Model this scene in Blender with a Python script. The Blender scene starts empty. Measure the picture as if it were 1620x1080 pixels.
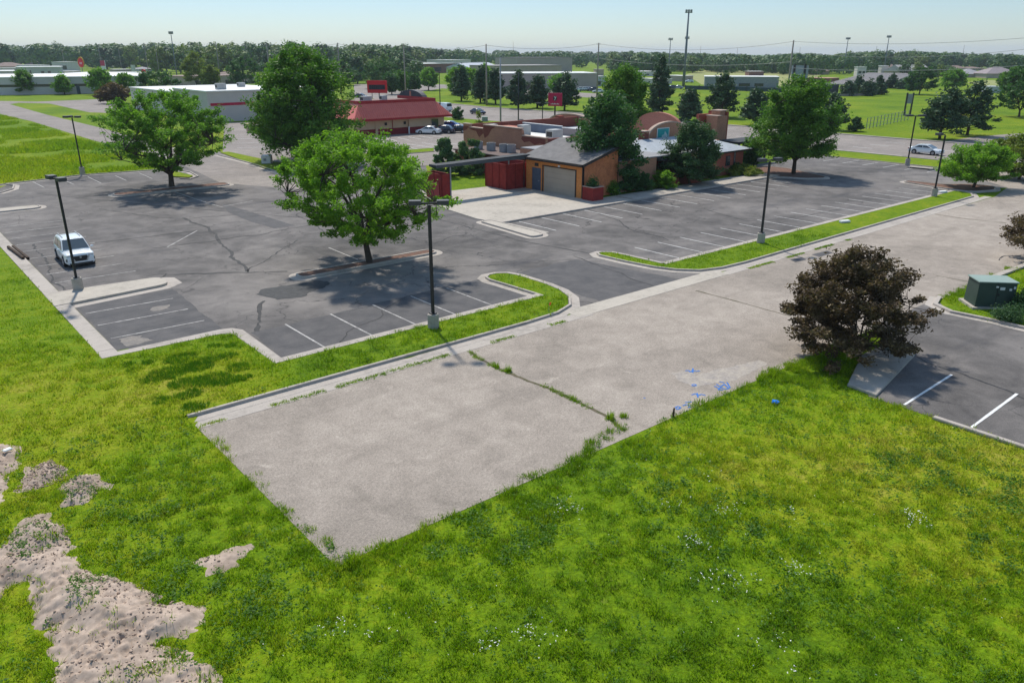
import bpy, bmesh, math, random
import numpy as np
from mathutils import Vector, Matrix
random.seed(7); rng = np.random.default_rng(7)
S = bpy.context.scene
COL = S.collection
# ------------------------------------------------------------------ camera
FPX, CX, CY, HZ = 1220.0, 810.0, 540.0, 85.0          # survey of the 1620 x 1080 photograph
CAMH = 14.0
TH = math.atan((CY - HZ) / FPX); YAW = math.radians(50.1)
cam = bpy.data.cameras.new("camera"); camo = bpy.data.objects.new("camera", cam); COL.objects.link(camo)
cam.sensor_width = 36; cam.lens = 36 * FPX / 1620; cam.clip_end = 20000; cam.clip_start = 0.5
camo.location = (0, 0, CAMH); camo.rotation_euler = (math.pi/2 - TH, 0, YAW - math.pi/2)
S.camera = camo
# ------------------------------------------------------------------ light
SUN_EL = 52.0; SUN_AZ = math.atan2(1.7, 5.0)           # azimuth clockwise from +Y
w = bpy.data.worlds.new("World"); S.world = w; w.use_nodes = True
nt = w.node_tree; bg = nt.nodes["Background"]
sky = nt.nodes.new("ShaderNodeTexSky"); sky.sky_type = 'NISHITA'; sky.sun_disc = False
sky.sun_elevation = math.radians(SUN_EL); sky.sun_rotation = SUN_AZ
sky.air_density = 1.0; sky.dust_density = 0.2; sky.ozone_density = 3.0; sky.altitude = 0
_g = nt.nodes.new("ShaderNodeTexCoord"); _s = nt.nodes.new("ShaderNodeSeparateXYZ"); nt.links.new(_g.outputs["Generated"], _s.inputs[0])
_r = nt.nodes.new("ShaderNodeValToRGB"); nt.links.new(_s.outputs[2], _r.inputs[0])      # added elevation ramp: dims the horizon sky, keeps overhead strong to fill shadows
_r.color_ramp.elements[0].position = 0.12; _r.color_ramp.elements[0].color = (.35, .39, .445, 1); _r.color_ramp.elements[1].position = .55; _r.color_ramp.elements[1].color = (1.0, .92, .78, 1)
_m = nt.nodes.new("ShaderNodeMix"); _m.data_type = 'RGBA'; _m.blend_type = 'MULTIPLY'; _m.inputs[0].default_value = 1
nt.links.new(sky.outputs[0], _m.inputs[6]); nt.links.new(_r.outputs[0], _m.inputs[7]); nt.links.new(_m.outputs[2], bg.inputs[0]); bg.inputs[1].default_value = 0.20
sl = bpy.data.lights.new("sun", 'SUN'); sl.energy = 3.7; sl.angle = math.radians(2.6); sl.color = (1, .94, .84)
so = bpy.data.objects.new("sun", sl); COL.objects.link(so)
d = Vector((math.sin(SUN_AZ)*math.cos(math.radians(SUN_EL)), math.cos(SUN_AZ)*math.cos(math.radians(SUN_EL)), math.sin(math.radians(SUN_EL))))
so.rotation_euler = d.to_track_quat('Z', 'Y').to_euler(); so.location = (0, 0, 60)
S.view_settings.view_transform = 'Standard'; S.view_settings.look = 'None'
S.view_settings.exposure = 0.34; S.view_settings.gamma = 1.0
S.cycles.max_bounces = 6; S.cycles.transparent_max_bounces = 8
# ------------------------------------------------------------------ survey helpers (photo pixel -> place on the ground)
def ray(px, py):
    u = (px-CX)/FPX; v = -(py-CY)/FPX
    F = math.cos(TH)+v*math.sin(TH); z = -math.sin(TH)+v*math.cos(TH)
    return (F*math.cos(YAW)+u*math.sin(YAW), F*math.sin(YAW)-u*math.cos(YAW), z)
def G(px, py, z=0.0):
    r = ray(px, py); t = (CAMH-z)/(-r[2]); return (r[0]*t, r[1]*t)
def fwd(x, y): return x*math.cos(YAW)+y*math.sin(YAW)
def HT(bx, by, ty):
    x, y = G(bx, by); F = fwd(x, y); vt = -(ty-CY)/FPX
    return CAMH + (vt*F*math.cos(TH)-F*math.sin(TH))/(math.cos(TH)+vt*math.sin(TH))
def ATX(px, py, X):
    r = ray(px, py); t = X/r[0]; return (r[1]*t, CAMH+r[2]*t)
def ATY(px, py, Y):
    r = ray(px, py); t = Y/r[1]; return (r[0]*t, CAMH+r[2]*t)
def MPP(x, y): return (fwd(x, y)*math.cos(TH)+CAMH*math.sin(TH))/FPX
def proj(x, y, z=0):
    F = x*math.cos(YAW)+y*math.sin(YAW); R = x*math.sin(YAW)-y*math.cos(YAW); zz = z-CAMH
    dd = F*math.cos(TH)-zz*math.sin(TH); up = F*math.sin(TH)+zz*math.cos(TH)
    return CX+FPX*R/dd, CY-FPX*up/dd, dd
# ------------------------------------------------------------------ numpy value noise
def _h(ix, iy, s):
    n = (ix*374761393 + iy*668265263 + s*982451653) & 0xffffffff
    n = ((n ^ (n >> 13))*1274126177) & 0xffffffff
    return ((n ^ (n >> 16)) & 0xffff)/65535.0
def vn(x, y, sc, s=0):
    x = np.asarray(x, float)*sc+1000; y = np.asarray(y, float)*sc+1000
    ix = np.floor(x).astype(np.int64); iy = np.floor(y).astype(np.int64); fx = x-ix; fy = y-iy
    fx = fx*fx*(3-2*fx); fy = fy*fy*(3-2*fy)
    a = _h(ix, iy, s); b = _h(ix+1, iy, s); c = _h(ix, iy+1, s); e = _h(ix+1, iy+1, s)
    return (a*(1-fx)+b*fx)*(1-fy)+(c*(1-fx)+e*fx)*fy
def fbm(x, y, sc, s=0, o=3):
    t = 0; a = .5; 
    for i in range(o): t = t+a*vn(x, y, sc*2**i, s+i*17); a *= .5
    return t/(1-.5**o)
def inpoly(x, y, P):
    x = np.asarray(x); y = np.asarray(y); r = np.zeros(x.shape, bool); n = len(P)
    for i in range(n):
        x1, y1 = P[i]; x2, y2 = P[(i+1) % n]
        c = ((y1 > y) != (y2 > y)); 
        with np.errstate(divide='ignore', invalid='ignore'):
            r ^= c & (x < (x2-x1)*(y-y1)/((y2-y1) if y2 != y1 else 1e-9)+x1)
    return r
def pdist(x, y, P, closed=True):
    d = np.full(np.shape(x), 1e9); n = len(P)
    for i in range(n if closed else n-1):
        a = np.array(P[i]); b = np.array(P[(i+1) % n]); ab = b-a; L = max(ab@ab, 1e-9)
        t = np.clip(((x-a[0])*ab[0]+(y-a[1])*ab[1])/L, 0, 1)
        d = np.minimum(d, np.hypot(x-a[0]-t*ab[0], y-a[1]-t*ab[1]))
    return d
# ------------------------------------------------------------------ materials
def newmat(name, rough=.85, spec=.3):
    m = bpy.data.materials.new(name); m.use_nodes = True
    b = m.node_tree.nodes["Principled BSDF"]; b.inputs["Roughness"].default_value = rough
    b.inputs["Specular IOR Level"].default_value = spec
    return m, m.node_tree, b
def N(t, k, **kw):
    n = t.nodes.new(k)
    for a, v in kw.items(): setattr(n, a, v)
    return n
def noise(t, pos, scale, detail=3, rough=.55, dist=0.0, mapscale=None):
    if mapscale:
        mp = N(t, "ShaderNodeMapping"); mp.inputs["Scale"].default_value = mapscale; t.links.new(pos, mp.inputs[0]); pos = mp.outputs[0]
    n = N(t, "ShaderNodeTexNoise"); t.links.new(pos, n.inputs["Vector"])
    n.inputs["Scale"].default_value = scale; n.inputs["Detail"].default_value = detail
    n.inputs["Roughness"].default_value = rough; n.inputs["Distortion"].default_value = dist
    return n.outputs["Fac"]
def ramp(t, fac, stops, mode='LINEAR'):
    r = N(t, "ShaderNodeValToRGB"); r.color_ramp.interpolation = mode; e = r.color_ramp.elements
    while len(e) < len(stops): e.new(.5)
    for i, (p, c) in enumerate(stops):
        e[i].position = p; e[i].color = (c, c, c, 1) if isinstance(c, (int, float)) else (*c, 1)
    t.links.new(fac, r.inputs[0]); return r.outputs[0]
def mixc(t, fac, a, b, mode='MIX'):
    m = N(t, "ShaderNodeMix", data_type='RGBA', blend_type=mode)
    for s, v in ((0, fac), (6, a), (7, b)):
        if hasattr(v, 'node'): t.links.new(v, m.inputs[s])
        elif s == 0: m.inputs[0].default_value = v
        else: m.inputs[s].default_value = (*v, 1) if len(v) == 3 else v
    return m.outputs[2]
def math_(t, op, a, b=0.0):
    m = N(t, "ShaderNodeMath", operation=op)
    for i, v in enumerate((a, b)):
        if hasattr(v, 'node'): t.links.new(v, m.inputs[i])
        else: m.inputs[i].default_value = v
    return m.outputs[0]
def bump(t, b, h, strength=.3, dist=.02):
    n = N(t, "ShaderNodeBump"); n.inputs["Strength"].default_value = strength; n.inputs["Distance"].default_value = dist
    t.links.new(h, n.inputs["Height"]); t.links.new(n.outputs[0], b.inputs["Normal"])
def wpos(t): return N(t, "ShaderNodeNewGeometry").outputs["Position"]
def opos(t): return N(t, "ShaderNodeTexCoord").outputs["Object"]
MATS = {}
def M(name, c=(.5, .5, .5), c2=None, scale=2.0, rough=.8, spec=.3, metal=0.0, fine=None, emit=None):
    """plain procedural paint / plaster / metal with mottling"""
    if name in MATS: return MATS[name]
    m, t, b = newmat(name, rough, spec); p = wpos(t)
    c2 = c2 or tuple(v*.72 for v in c)
    f = ramp(t, noise(t, p, scale, 5, .65), [(.35, 0.0), (.7, 1.0)])
    col = mixc(t, f, c, c2)
    if fine:
        g = ramp(t, noise(t, p, fine, 2, .6), [(.3, .82), (.7, 1.12)]); col = mixc(t, 1.0, col, g, 'MULTIPLY')
        bump(t, b, noise(t, p, fine, 2, .6), .25, .01)
    t.links.new(col, b.inputs["Base Color"]); b.inputs["Metallic"].default_value = metal
    MATS[name] = m; return m
def glass(name, c=(.02, .025, .03), rough=.08):
    if name in MATS: return MATS[name]
    m, t, b = newmat(name, rough, .8); p = wpos(t)
    t.links.new(mixc(t, noise(t, p, 1.5), c, tuple(v*1.8 for v in c)), b.inputs["Base Color"]); MATS[name] = m; return m
def asphalt_lot():
    m, t, b = newmat("lot_asphalt", .92, .15); p = wpos(t)
    big = noise(t, p, .07, 4, .6, .8); mid = noise(t, p, .5, 5, .65, .4)
    st = noise(t, p, .35, 4, .6, .3, (1, .22, 1)); st2 = noise(t, p, .35, 4, .6, .3, (.2, 1, 1))
    f = math_(t, 'ADD', math_(t, 'MULTIPLY', big, .55), math_(t, 'MULTIPLY', mid, .45))
    col = ramp(t, f, [(.33, (.070, .066, .064)), (.48, (.138, .127, .120)), (.66, (.235, .214, .198))])
    f2 = ramp(t, st, [(.56, 0.0), (.72, 1.0)]); col = mixc(t, math_(t, 'MULTIPLY', f2, .45), col, (.20, .185, .178))
    f3 = ramp(t, st2, [(.58, 0.0), (.74, 1.0)]); col = mixc(t, math_(t, 'MULTIPLY', f3, .5), col, (.048, .05, .06))
    sp = ramp(t, noise(t, p, 28, 2, .7), [(.3, .72), (.7, 1.25)]); col = mixc(t, 1.0, col, sp, 'MULTIPLY')
    oil = ramp(t, noise(t, p, 1.6, 3, .6, .2), [(.70, 0.0), (.76, .6)]); col = mixc(t, oil, col, (.04, .038, .038))
    # hairline cracks
    v = N(t, "ShaderNodeTexVoronoi", feature='DISTANCE_TO_EDGE'); v.inputs["Scale"].default_value = .20
    mp = mixc(t, .06, p, N(t, "ShaderNodeTexNoise").outputs["Color"]); t.links.new(mixc(t, .5, p, p), v.inputs["Vector"])
    dn = N(t, "ShaderNodeTexNoise"); dn.inputs["Scale"].default_value = .9; dn.inputs["Detail"].default_value = 5; t.links.new(p, dn.inputs["Vector"])
    va = N(t, "ShaderNodeVectorMath", operation='MULTIPLY_ADD'); t.links.new(dn.outputs["Color"], va.inputs[0]); va.inputs[1].default_value = (2.2, 2.2, 0); t.links.new(p, va.inputs[2])
    t.links.new(va.outputs[0], v.inputs["Vector"])
    cr = ramp(t, v.outputs["Distance"], [(.0, 1.0), (.010, 0.0)])
    cr = math_(t, 'MULTIPLY', cr, ramp(t, noise(t, p, .11, 2), [(.44, 0.0), (.54, .75)]))
    col = mixc(t, cr, col, (.03, .03, .032))
    t.links.new(col, b.inputs["Base Color"]); bump(t, b, noise(t, p, 40, 2, .7), .3, .01)
    return m
def asphalt_street(name="street_asphalt", c0=(.235, .203, .170), c1=(.318, .273, .230), c2=(.395, .343, .290)):
    m, t, b = newmat(name, .93, .15); p = wpos(t)
    f = math_(t, 'ADD', math_(t, 'MULTIPLY', noise(t, p, .09, 4, .6, .6), .5), math_(t, 'MULTIPLY', noise(t, p, .8, 6, .7, .5), .5))
    col = ramp(t, f, [(.36, c0), (.5, c1), (.64, c2)])
    pale = ramp(t, noise(t, p, .45, 5, .7, 1.2), [(.62, 0.0), (.72, .55)]); col = mixc(t, pale, col, tuple(v*1.22 for v in c2))
    trk = ramp(t, noise(t, p, .5, 4, .6, .4, (.09, 1, 1)), [(.55, 0.0), (.75, .35)]); col = mixc(t, trk, col, tuple(v*.72 for v in c0))
    stn = ramp(t, noise(t, p, 1.1, 4, .7, .2), [(.68, 0.0), (.76, .5)]); col = mixc(t, stn, col, tuple(v*.6 for v in c0))
    sp = ramp(t, noise(t, p, 11, 3, .85), [(.28, .70), (.5, 1.0), (.74, 1.25)]); col = mixc(t, 1.0, col, sp, 'MULTIPLY')
    sp = ramp(t, noise(t, p, 30, 2, .8), [(.3, .7), (.7, 1.25)]); col = mixc(t, 1.0, col, sp, 'MULTIPLY')
    t.links.new(col, b.inputs["Base Color"]); bump(t, b, noise(t, p, 25, 2, .8), .4, .015)
    return m
def concrete(name, c=(.50, .46, .40)):
    m, t, b = newmat(name, .9, .2); p = wpos(t)
    f = math_(t, 'ADD', math_(t, 'MULTIPLY', noise(t, p, .35, 4, .6), .5), math_(t, 'MULTIPLY', noise(t, p, 2.5, 5, .7), .5))
    col = ramp(t, f, [(.34, tuple(v*.68 for v in c)), (.5, c), (.68, tuple(v*1.12 for v in c))])
    sp = ramp(t, noise(t, p, 30, 2, .7), [(.3, .84), (.7, 1.1)]); col = mixc(t, 1.0, col, sp, 'MULTIPLY')
    t.links.new(col, b.inputs["Base Color"]); return m
def brick(name, c=(.30, .10, .06), mortar=(.35, .28, .22)):
    m, t, b = newmat(name, .9, .2); p = wpos(t)
    sx = N(t, "ShaderNodeSeparateXYZ"); t.links.new(p, sx.inputs[0]); cx = N(t, "ShaderNodeCombineXYZ")
    t.links.new(math_(t, 'ADD', sx.outputs[0], sx.outputs[1]), cx.inputs[0]); t.links.new(sx.outputs[2], cx.inputs[1])
    k = N(t, "ShaderNodeTexBrick"); t.links.new(cx.outputs[0], k.inputs[0]); k.inputs["Scale"].default_value = 4
    k.inputs["Color1"].default_value = (*c, 1); k.inputs["Color2"].default_value = (*[v*.7 for v in c], 1); k.inputs["Mortar"].default_value = (*mortar, 1)
    col = mixc(t, math_(t, 'MULTIPLY', noise(t, p, 1.2, 4), .5), k.outputs[0], tuple(v*1.4 for v in c))
    t.links.new(col, b.inputs["Base Color"]); MATS[name] = m; return m
def leafmat(name, c1, c2, c3=None, trans=.3, clump=.5, fine=9.0):
    if name in MATS: return MATS[name]
    m, t, b = newmat(name, .62, .25); p = opos(t)
    c3 = c3 or tuple(v*1.25 for v in c2)
    f = math_(t, 'ADD', math_(t, 'MULTIPLY', noise(t, p, clump, 2, .5), .5), math_(t, 'MULTIPLY', noise(t, p, fine, 1, .5), .5))
    col = ramp(t, f, [(.34, c1), (.5, c2), (.66, c3)])
    t.links.new(col, b.inputs["Base Color"])
    tr = N(t, "ShaderNodeBsdfTranslucent"); t.links.new(mixc(t, 1.0, col, (1.0, 1.15, .5), 'MULTIPLY'), tr.inputs[0])
    mx = N(t, "ShaderNodeMixShader"); mx.inputs[0].default_value = min(.5, trans*1.15)
    t.links.new(b.outputs[0], mx.inputs[1]); t.links.new(tr.outputs[0], mx.inputs[2])
    t.links.new(mx.outputs[0], t.nodes["Material Output"].inputs[0]); MATS[name] = m; return m
YC = G(1500, 760)
def grass_color(t, p, bright=1.0):
    # lawn colour: large green/yellow drifts, tufty mid scale, straw flecks
    a = noise(t, p, .055, 3, .55, .7); b_ = noise(t, p, .7, 5, .65, .5); c = noise(t, p, 3.2, 3, .7)
    f = math_(t, 'ADD', math_(t, 'MULTIPLY', a, .42), math_(t, 'ADD', math_(t, 'MULTIPLY', b_, .27), math_(t, 'MULTIPLY', c, .34))); f = math_(t, 'SUBTRACT', f, .015)
    # genuinely drier turf: west lawn beside the lot and the verge by the eastern bays
    def zone(x, y, r):
        s = N(t, "ShaderNodeVectorMath", operation='DISTANCE'); t.links.new(p, s.inputs[0]); s.inputs[1].default_value = (x, y, 0)
        mr = N(t, "ShaderNodeMapRange"); t.links.new(s.outputs["Value"], mr.inputs[0]); mr.inputs[1].default_value = r; mr.inputs[2].default_value = r*.35
        mr.inputs[3].default_value = 0; mr.inputs[4].default_value = 1; return mr.outputs[0]
    z = math_(t, 'ADD', zone(-1, 33, 15), zone(*YC, 12)); z = math_(t, 'ADD', z, zone(10, 34, 5))
    z = math_(t, 'ADD', z, math_(t, 'MULTIPLY', zone(20, 115, 60), .5))
    g = math_(t, 'ADD', zone(14, 8, 10), zone(3, 25, 7))
    f = math_(t, 'ADD', f, math_(t, 'MULTIPLY', z, .095)); f = math_(t, 'SUBTRACT', f, math_(t, 'MULTIPLY', g, .04))
    k = bright
    return ramp(t, f, [(.28, (.045*k, .110*k, .004*k)), (.40, (.105*k, .205*k, .005*k)), (.50, (.175*k, .285*k, .005*k)), (.60, (.275*k, .335*k, .012*k)), (.74, (.44*k, .385*k, .07*k))])
def ground_mat():
    m, t, b = newmat("grass_turf", .95, .1); p = wpos(t); col = grass_color(t, p, .78)
    fine = ramp(t, noise(t, p, 9, 3, .8), [(.3, .55), (.7, 1.25)]); col = mixc(t, 1.0, col, fine, 'MULTIPLY')
    br = ramp(t, noise(t, p, .9, 5, .7), [(.66, 0.0), (.78, .5)]); col = mixc(t, br, col, (.20, .15, .07))
    t.links.new(col, b.inputs["Base Color"]); bump(t, b, noise(t, p, 6, 3, .8), .8, .08); return m
def blade_mat():
    m, t, b = newmat("grass_blades", .6, .2); p = wpos(t); col = grass_color(t, p, 1.30)
    g = ramp(t, noise(t, p, 22, 1, .5), [(.32, .42), (.68, 1.62)]); col = mixc(t, 1.0, col, g, 'MULTIPLY')
    st = ramp(t, noise(t, p, 7, 3, .7), [(.60, 0.0), (.68, .7)]); col = mixc(t, st, col, (.44, .38, .12))
    br_ = ramp(t, noise(t, p, 2.1, 4, .7), [(.58, 0.0), (.70, .55)]); col = mixc(t, br_, col, (.20, .16, .03))
    fr_ = ramp(t, noise(t, p, 1.6, 3, .7, .6), [(.30, .6), (.42, 0.0)]); col = mixc(t, fr_, col, (.07, .21, .012))
    t.links.new(col, b.inputs["Base Color"]); tr = N(t, "ShaderNodeBsdfTranslucent"); t.links.new(col, tr.inputs[0])
    mx = N(t, "ShaderNodeMixShader"); mx.inputs[0].default_value = .4
    t.links.new(b.outputs[0], mx.inputs[1]); t.links.new(tr.outputs[0], mx.inputs[2]); t.links.new(mx.outputs[0], t.nodes["Material Output"].inputs[0]); return m
LOT = asphalt_lot(); STREET = asphalt_street()
ROAD = asphalt_street("road_asphalt", (.20, .178, .16), (.26, .228, .205), (.32, .282, .25))
CONC = concrete("concrete", (.40, .36, .31)); CONC2 = concrete("pale_concrete", (.44, .395, .335)); KERB = concrete("kerb_concrete", (.41, .365, .32))
GROUND = ground_mat(); BLADE = blade_mat()
BARK = M("bark", (.09, .065, .045), (.05, .038, .03), 4, .9, fine=14)
BLACK = M("black_metal", (.012, .012, .014), (.02, .02, .022), 2, .5, .4)
GREYM = M("grey_metal", (.30, .31, .32), (.22, .23, .24), 2, .5, .4)
PAINT = M("faded_road_paint", (.50, .48, .45), (.18, .17, .165), 2.5, .85, fine=25)
PAINTW = M("fresh_road_paint", (.82, .82, .80), (.6, .6, .58), 4, .7, fine=25)
TYRE = M("tyre_rubber", (.018, .018, .019), rough=.8); RIM = M("alloy_rim", (.42, .43, .45), rough=.35, metal=.6)
DARKG = glass("dark_window_glass"); WOODP = M("weathered_pole_wood", (.34, .29, .25), (.24, .20, .17), 3, .9)
# ------------------------------------------------------------------ object helpers
def tag(o, label=None, cat=None, group=None, kind=None):
    if label: o["label"] = label
    if cat: o["category"] = cat
    if group: o["group"] = group
    if kind: o["kind"] = kind
    return o
def thing(name, label, cat, loc=(0, 0, 0), rz=0, group=None):
    o = bpy.data.objects.new(name, None); COL.objects.link(o); o.location = loc if len(loc) == 3 else (*loc, 0)
    o.rotation_euler = (0, 0, rz); o.empty_display_size = .3; return tag(o, label, cat, group)
def link(name, me, mat, parent=None):
    o = bpy.data.objects.new(name, me); COL.objects.link(o)
    if mat is not None: me.materials.append(mat)
    if parent is not None: o.parent = parent
    return o
def npmesh(name, V, F, smooth=False):
    V = np.asarray(V, np.float32); F = np.asarray(F, np.int32); k = F.shape[1]
    me = bpy.data.meshes.new(name); me.vertices.add(len(V)); me.vertices.foreach_set("co", V.ravel())
    me.loops.add(F.size); me.loops.foreach_set("vertex_index", F.ravel())
    me.polygons.add(len(F)); me.polygons.foreach_set("loop_start", np.arange(0, F.size, k, dtype=np.int32))
    me.polygons.foreach_set("loop_total", np.full(len(F), k, np.int32))
    if smooth: me.polygons.foreach_set("use_smooth", np.ones(len(F), bool))
    me.update(); me.validate(); return me
class MB:
    def __init__(s): s.v = []; s.f = []
    def add(s, vs, fs):
        n = len(s.v); s.v += [tuple(v) for v in vs]; s.f += [tuple(i+n for i in f) for f in fs]; return s
    def box(s, x0, y0, z0, x1, y1, z1):
        return s.add([(x0,y0,z0),(x1,y0,z0),(x1,y1,z0),(x0,y1,z0),(x0,y0,z1),(x1,y0,z1),(x1,y1,z1),(x0,y1,z1)],
                     [(0,3,2,1),(4,5,6,7),(0,1,5,4),(1,2,6,5),(2,3,7,6),(3,0,4,7)])
    def cbox(s, c, sz, rz=0, M4=None):
        hx, hy, hz = sz[0]/2, sz[1]/2, sz[2]/2; cs, sn = math.cos(rz), math.sin(rz); vs = []
        for z in (-hz, hz):
            for x, y in ((-hx,-hy),(hx,-hy),(hx,hy),(-hx,hy)): vs.append((c[0]+x*cs-y*sn, c[1]+x*sn+y*cs, c[2]+z))
        return s.add(vs, [(0,3,2,1),(4,5,6,7),(0,1,5,4),(1,2,6,5),(2,3,7,6),(3,0,4,7)])
    def tube(s, pts, rad, n=8, cap=True):
        rings = []; k = len(pts); rad = rad if hasattr(rad, '__len__') else [rad]*k
        for i, p in enumerate(pts):
            p = Vector(p); a = Vector(pts[max(i-1, 0)]); b = Vector(pts[min(i+1, k-1)]); t = (b-a).normalized()
            u = t.cross(Vector((0, 0, 1)) if abs(t.z) < .9 else Vector((1, 0, 0))).normalized(); v = t.cross(u)
            rings.append([p+(u*math.cos(2*math.pi*j/n)+v*math.sin(2*math.pi*j/n))*rad[i] for j in range(n)])
        base = len(s.v); s.v += [tuple(q) for r in rings for q in r]
        for i in range(k-1):
            for j in range(n): a = base+i*n+j; b = base+i*n+(j+1) % n; s.f.append((a, b, b+n, a+n))
        if cap: s.f.append(tuple(base+j for j in range(n))[::-1]); s.f.append(tuple(base+(k-1)*n+j for j in range(n)))
        return s
    def prism(s, poly, z0, z1):
        n = len(poly); zz = z1 if hasattr(z1, '__len__') else [z1]*n
        return s.add([(x, y, z0) for x, y in poly]+[(p[0], p[1], zz[i]) for i, p in enumerate(poly)],
                     [tuple(range(n))[::-1], tuple(range(n, 2*n))]+[(i, (i+1) % n, n+(i+1) % n, n+i) for i in range(n)])
    def wallpoly(s, o, u, poly, nrm, th):
        """vertical slab: poly of (along, z) on origin o, direction u, pushed th along nrm"""
        n = len(poly); f = [(o[0]+u[0]*a, o[1]+u[1]*a, z) for a, z in poly]; b = [(x+nrm[0]*th, y+nrm[1]*th, z) for x, y, z in f]
        return s.add(f+b, [tuple(range(n)), tuple(range(n, 2*n))[::-1]]+[((i+1) % n, i, n+i, n+(i+1) % n) for i in range(n)])
    def build(s, name, mat, parent=None, smooth=False, bevel=0, sub=0):
        me = bpy.data.meshes.new(name); me.from_pydata(s.v, [], s.f); me.update()
        bm = bmesh.new(); bm.from_mesh(me); bmesh.ops.recalc_face_normals(bm, faces=bm.faces)
        if bevel: bmesh.ops.bevel(bm, geom=bm.edges[:], offset=bevel, segments=2, affect='EDGES', clamp_overlap=True)
        bm.to_mesh(me); bm.free()
        if smooth: me.polygons.foreach_set("use_smooth", [True]*len(me.polygons))
        return link(name, me, mat, parent)
def copy_tree(o, parent=None):
    c = o.copy(); COL.objects.link(c)
    if parent is not None: c.parent = parent
    for ch in list(o.children): copy_tree(ch, c)
    return c
def struct(o): return tag(o, kind="structure")
def sheet(name, pts, z, mat, wob=0, step=None, parent=None):
    if wob:
        q = []
        for i in range(len(pts)):
            a = np.array(pts[i]); b = np.array(pts[(i+1) % len(pts)]); L = np.hypot(*(b-a)); k = max(1, int(L/(step or .5))); nn = np.array([-(b-a)[1], (b-a)[0]])/max(L, 1e-6)
            for j in range(k):
                p = a+(b-a)*j/k; e = (float(vn(p[0], p[1], .9, 3))-.5)*1.3+(float(vn(p[0], p[1], 4, 5))-.5)*.7
                q.append(tuple(p+nn*e*wob*(1 if j else .4)))
        pts = q
    me = bpy.data.meshes.new(name); me.from_pydata([(x, y, z) for x, y in pts], [], [tuple(range(len(pts)))]); me.update()
    bm = bmesh.new(); bm.from_mesh(me); bmesh.ops.triangulate(bm, faces=bm.faces)
    for f in bm.faces:
        if f.normal.z < 0: f.normal_flip()
    bm.to_mesh(me); bm.free()
    o = link(name, me, mat, parent)
    return o if parent is not None else struct(o)
def rounded(pts, radii, closed=False, seg=7):
    out = []; n = len(pts)
    for i, p in enumerate(pts):
        r = radii[i] if hasattr(radii, '__len__') else radii
        if (not closed and i in (0, n-1)) or r <= 0: out.append(tuple(p)); continue
        p = Vector(p); a = Vector(pts[i-1]); b = Vector(pts[(i+1) % n]); da = (a-p); db = (b-p)
        k = min(r, da.length*.49, db.length*.49); s = p+da.normalized()*k; e = p+db.normalized()*k
        for j in range(seg+1): t = j/seg; q = s*(1-t)**2+p*2*t*(1-t)+e*t*t; out.append((q.x, q.y))
    return out
def sweep(name, path, prof, mat, closed=False, parent=None):
    """prof: (offset to the left of travel, z)"""
    n = len(path); P_ = [Vector(p) for p in path]; V = []; F = []; k = len(prof)
    for i in range(n):
        a = P_[i-1] if (i or closed) else P_[i]; b = P_[(i+1) % n] if (i < n-1 or closed) else P_[i]
        d1 = (P_[i]-a); d2 = (b-P_[i])
        if d1.length < 1e-6: d1 = d2
        if d2.length < 1e-6: d2 = d1
        d1.normalize(); d2.normalize(); n1 = Vector((-d1.y, d1.x)); n2 = Vector((-d2.y, d2.x)); m = (n1+n2)
        if m.length < 1e-4: m = n1
        m.normalize(); c = max(m.dot(n1), .5)
        for o_, z in prof: V.append((P_[i].x+m.x*o_/c, P_[i].y+m.y*o_/c, z))
    for i in range(n if closed else n-1):
        for j in range(k-1):
            a = i*k+j; b = ((i+1) % n)*k+j; F.append((a, a+1, b+1, b))
    if not closed: F.append(tuple(range(k))); F.append(tuple(range((n-1)*k, n*k)))
    me = bpy.data.meshes.new(name); me.from_pydata(V, [], F); me.update()
    bm = bmesh.new(); bm.from_mesh(me); bmesh.ops.recalc_face_normals(bm, faces=bm.faces); bm.to_mesh(me); bm.free()
    o = link(name, me, mat, parent)
    return o if parent is not None else struct(o)
def kerb(path, left=True, w_=.16, pan=.45, h=.14, closed=False, back=.0):
    s = 1 if left else -1
    # gutter pan flush with the road, face, top, back
    prof = [(-s*pan, .008), (-s*pan, .022), (0, .018), (s*.02, h), (s*(w_+back), h), (s*(w_+back), -.05)]
    return sweep("kerb", path, prof, KERB, closed)
# ================================================================== GROUND
STREET_P = [(8.1, 17.7), (63, 17.7), (75, 17.2), (100, 16), (118, 14), (118, 52), (108, 44), (104.5, 38), (98, 31.0), (90.5, 29.6), (8.1, 29.4)]
LOT_P = [(7.9, 40.0), (13.8, 40.0), (13.8, 34.0), (30.4, 34.0), (30.4, 30.6), (42.2, 30.6), (42.2, 34.0), (91.8, 34.0), (98, 30.9), (104.5, 38), (107.8, 44), (108, 60),
         (92, 60), (91, 52.2), (42.3, 52.2), (42.3, 53), (43, 61.6), (46.2, 64.6), (48, 68), (56, 84), (66, 100), (60, 106), (50, 112), (41.7, 122), (33.5, 110), (29.5, 106.5), (21.1, 107.2), (13.2, 105.6), (9.5, 99), (7.9, 99)]
NEAR_R = [(31.6, 6.9), (31.6, 13.6), (38.3, 15.6), (41, 17.9), (48.7, 17.9), (46.1, 16.0), (46.3, 10), (46, 0), (46, -20), (31.6, -20)]
def gp(*a): return [G(a[i], a[i+1]) for i in range(0, len(a), 2)]
BACKROAD = gp(-60, 159, 60, 161, 160, 157, 190, 170, 176, 179, 141, 178, 78, 164, 30, 163, 15, 165, 75, 182, 162, 203, 260, 231, 345, 246, 390, 257, 440, 272, 480, 300, 350, 290, 275, 255, 220, 239, 150, 223, 50, 192, -10, 179, -60, 172)
LOT2 = gp(352, 246, 440, 259, 560, 262, 640, 262, 690, 262, 730, 242, 752, 222, 770, 204, 735, 196, 700, 190, 640, 190, 355, 194)
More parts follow.
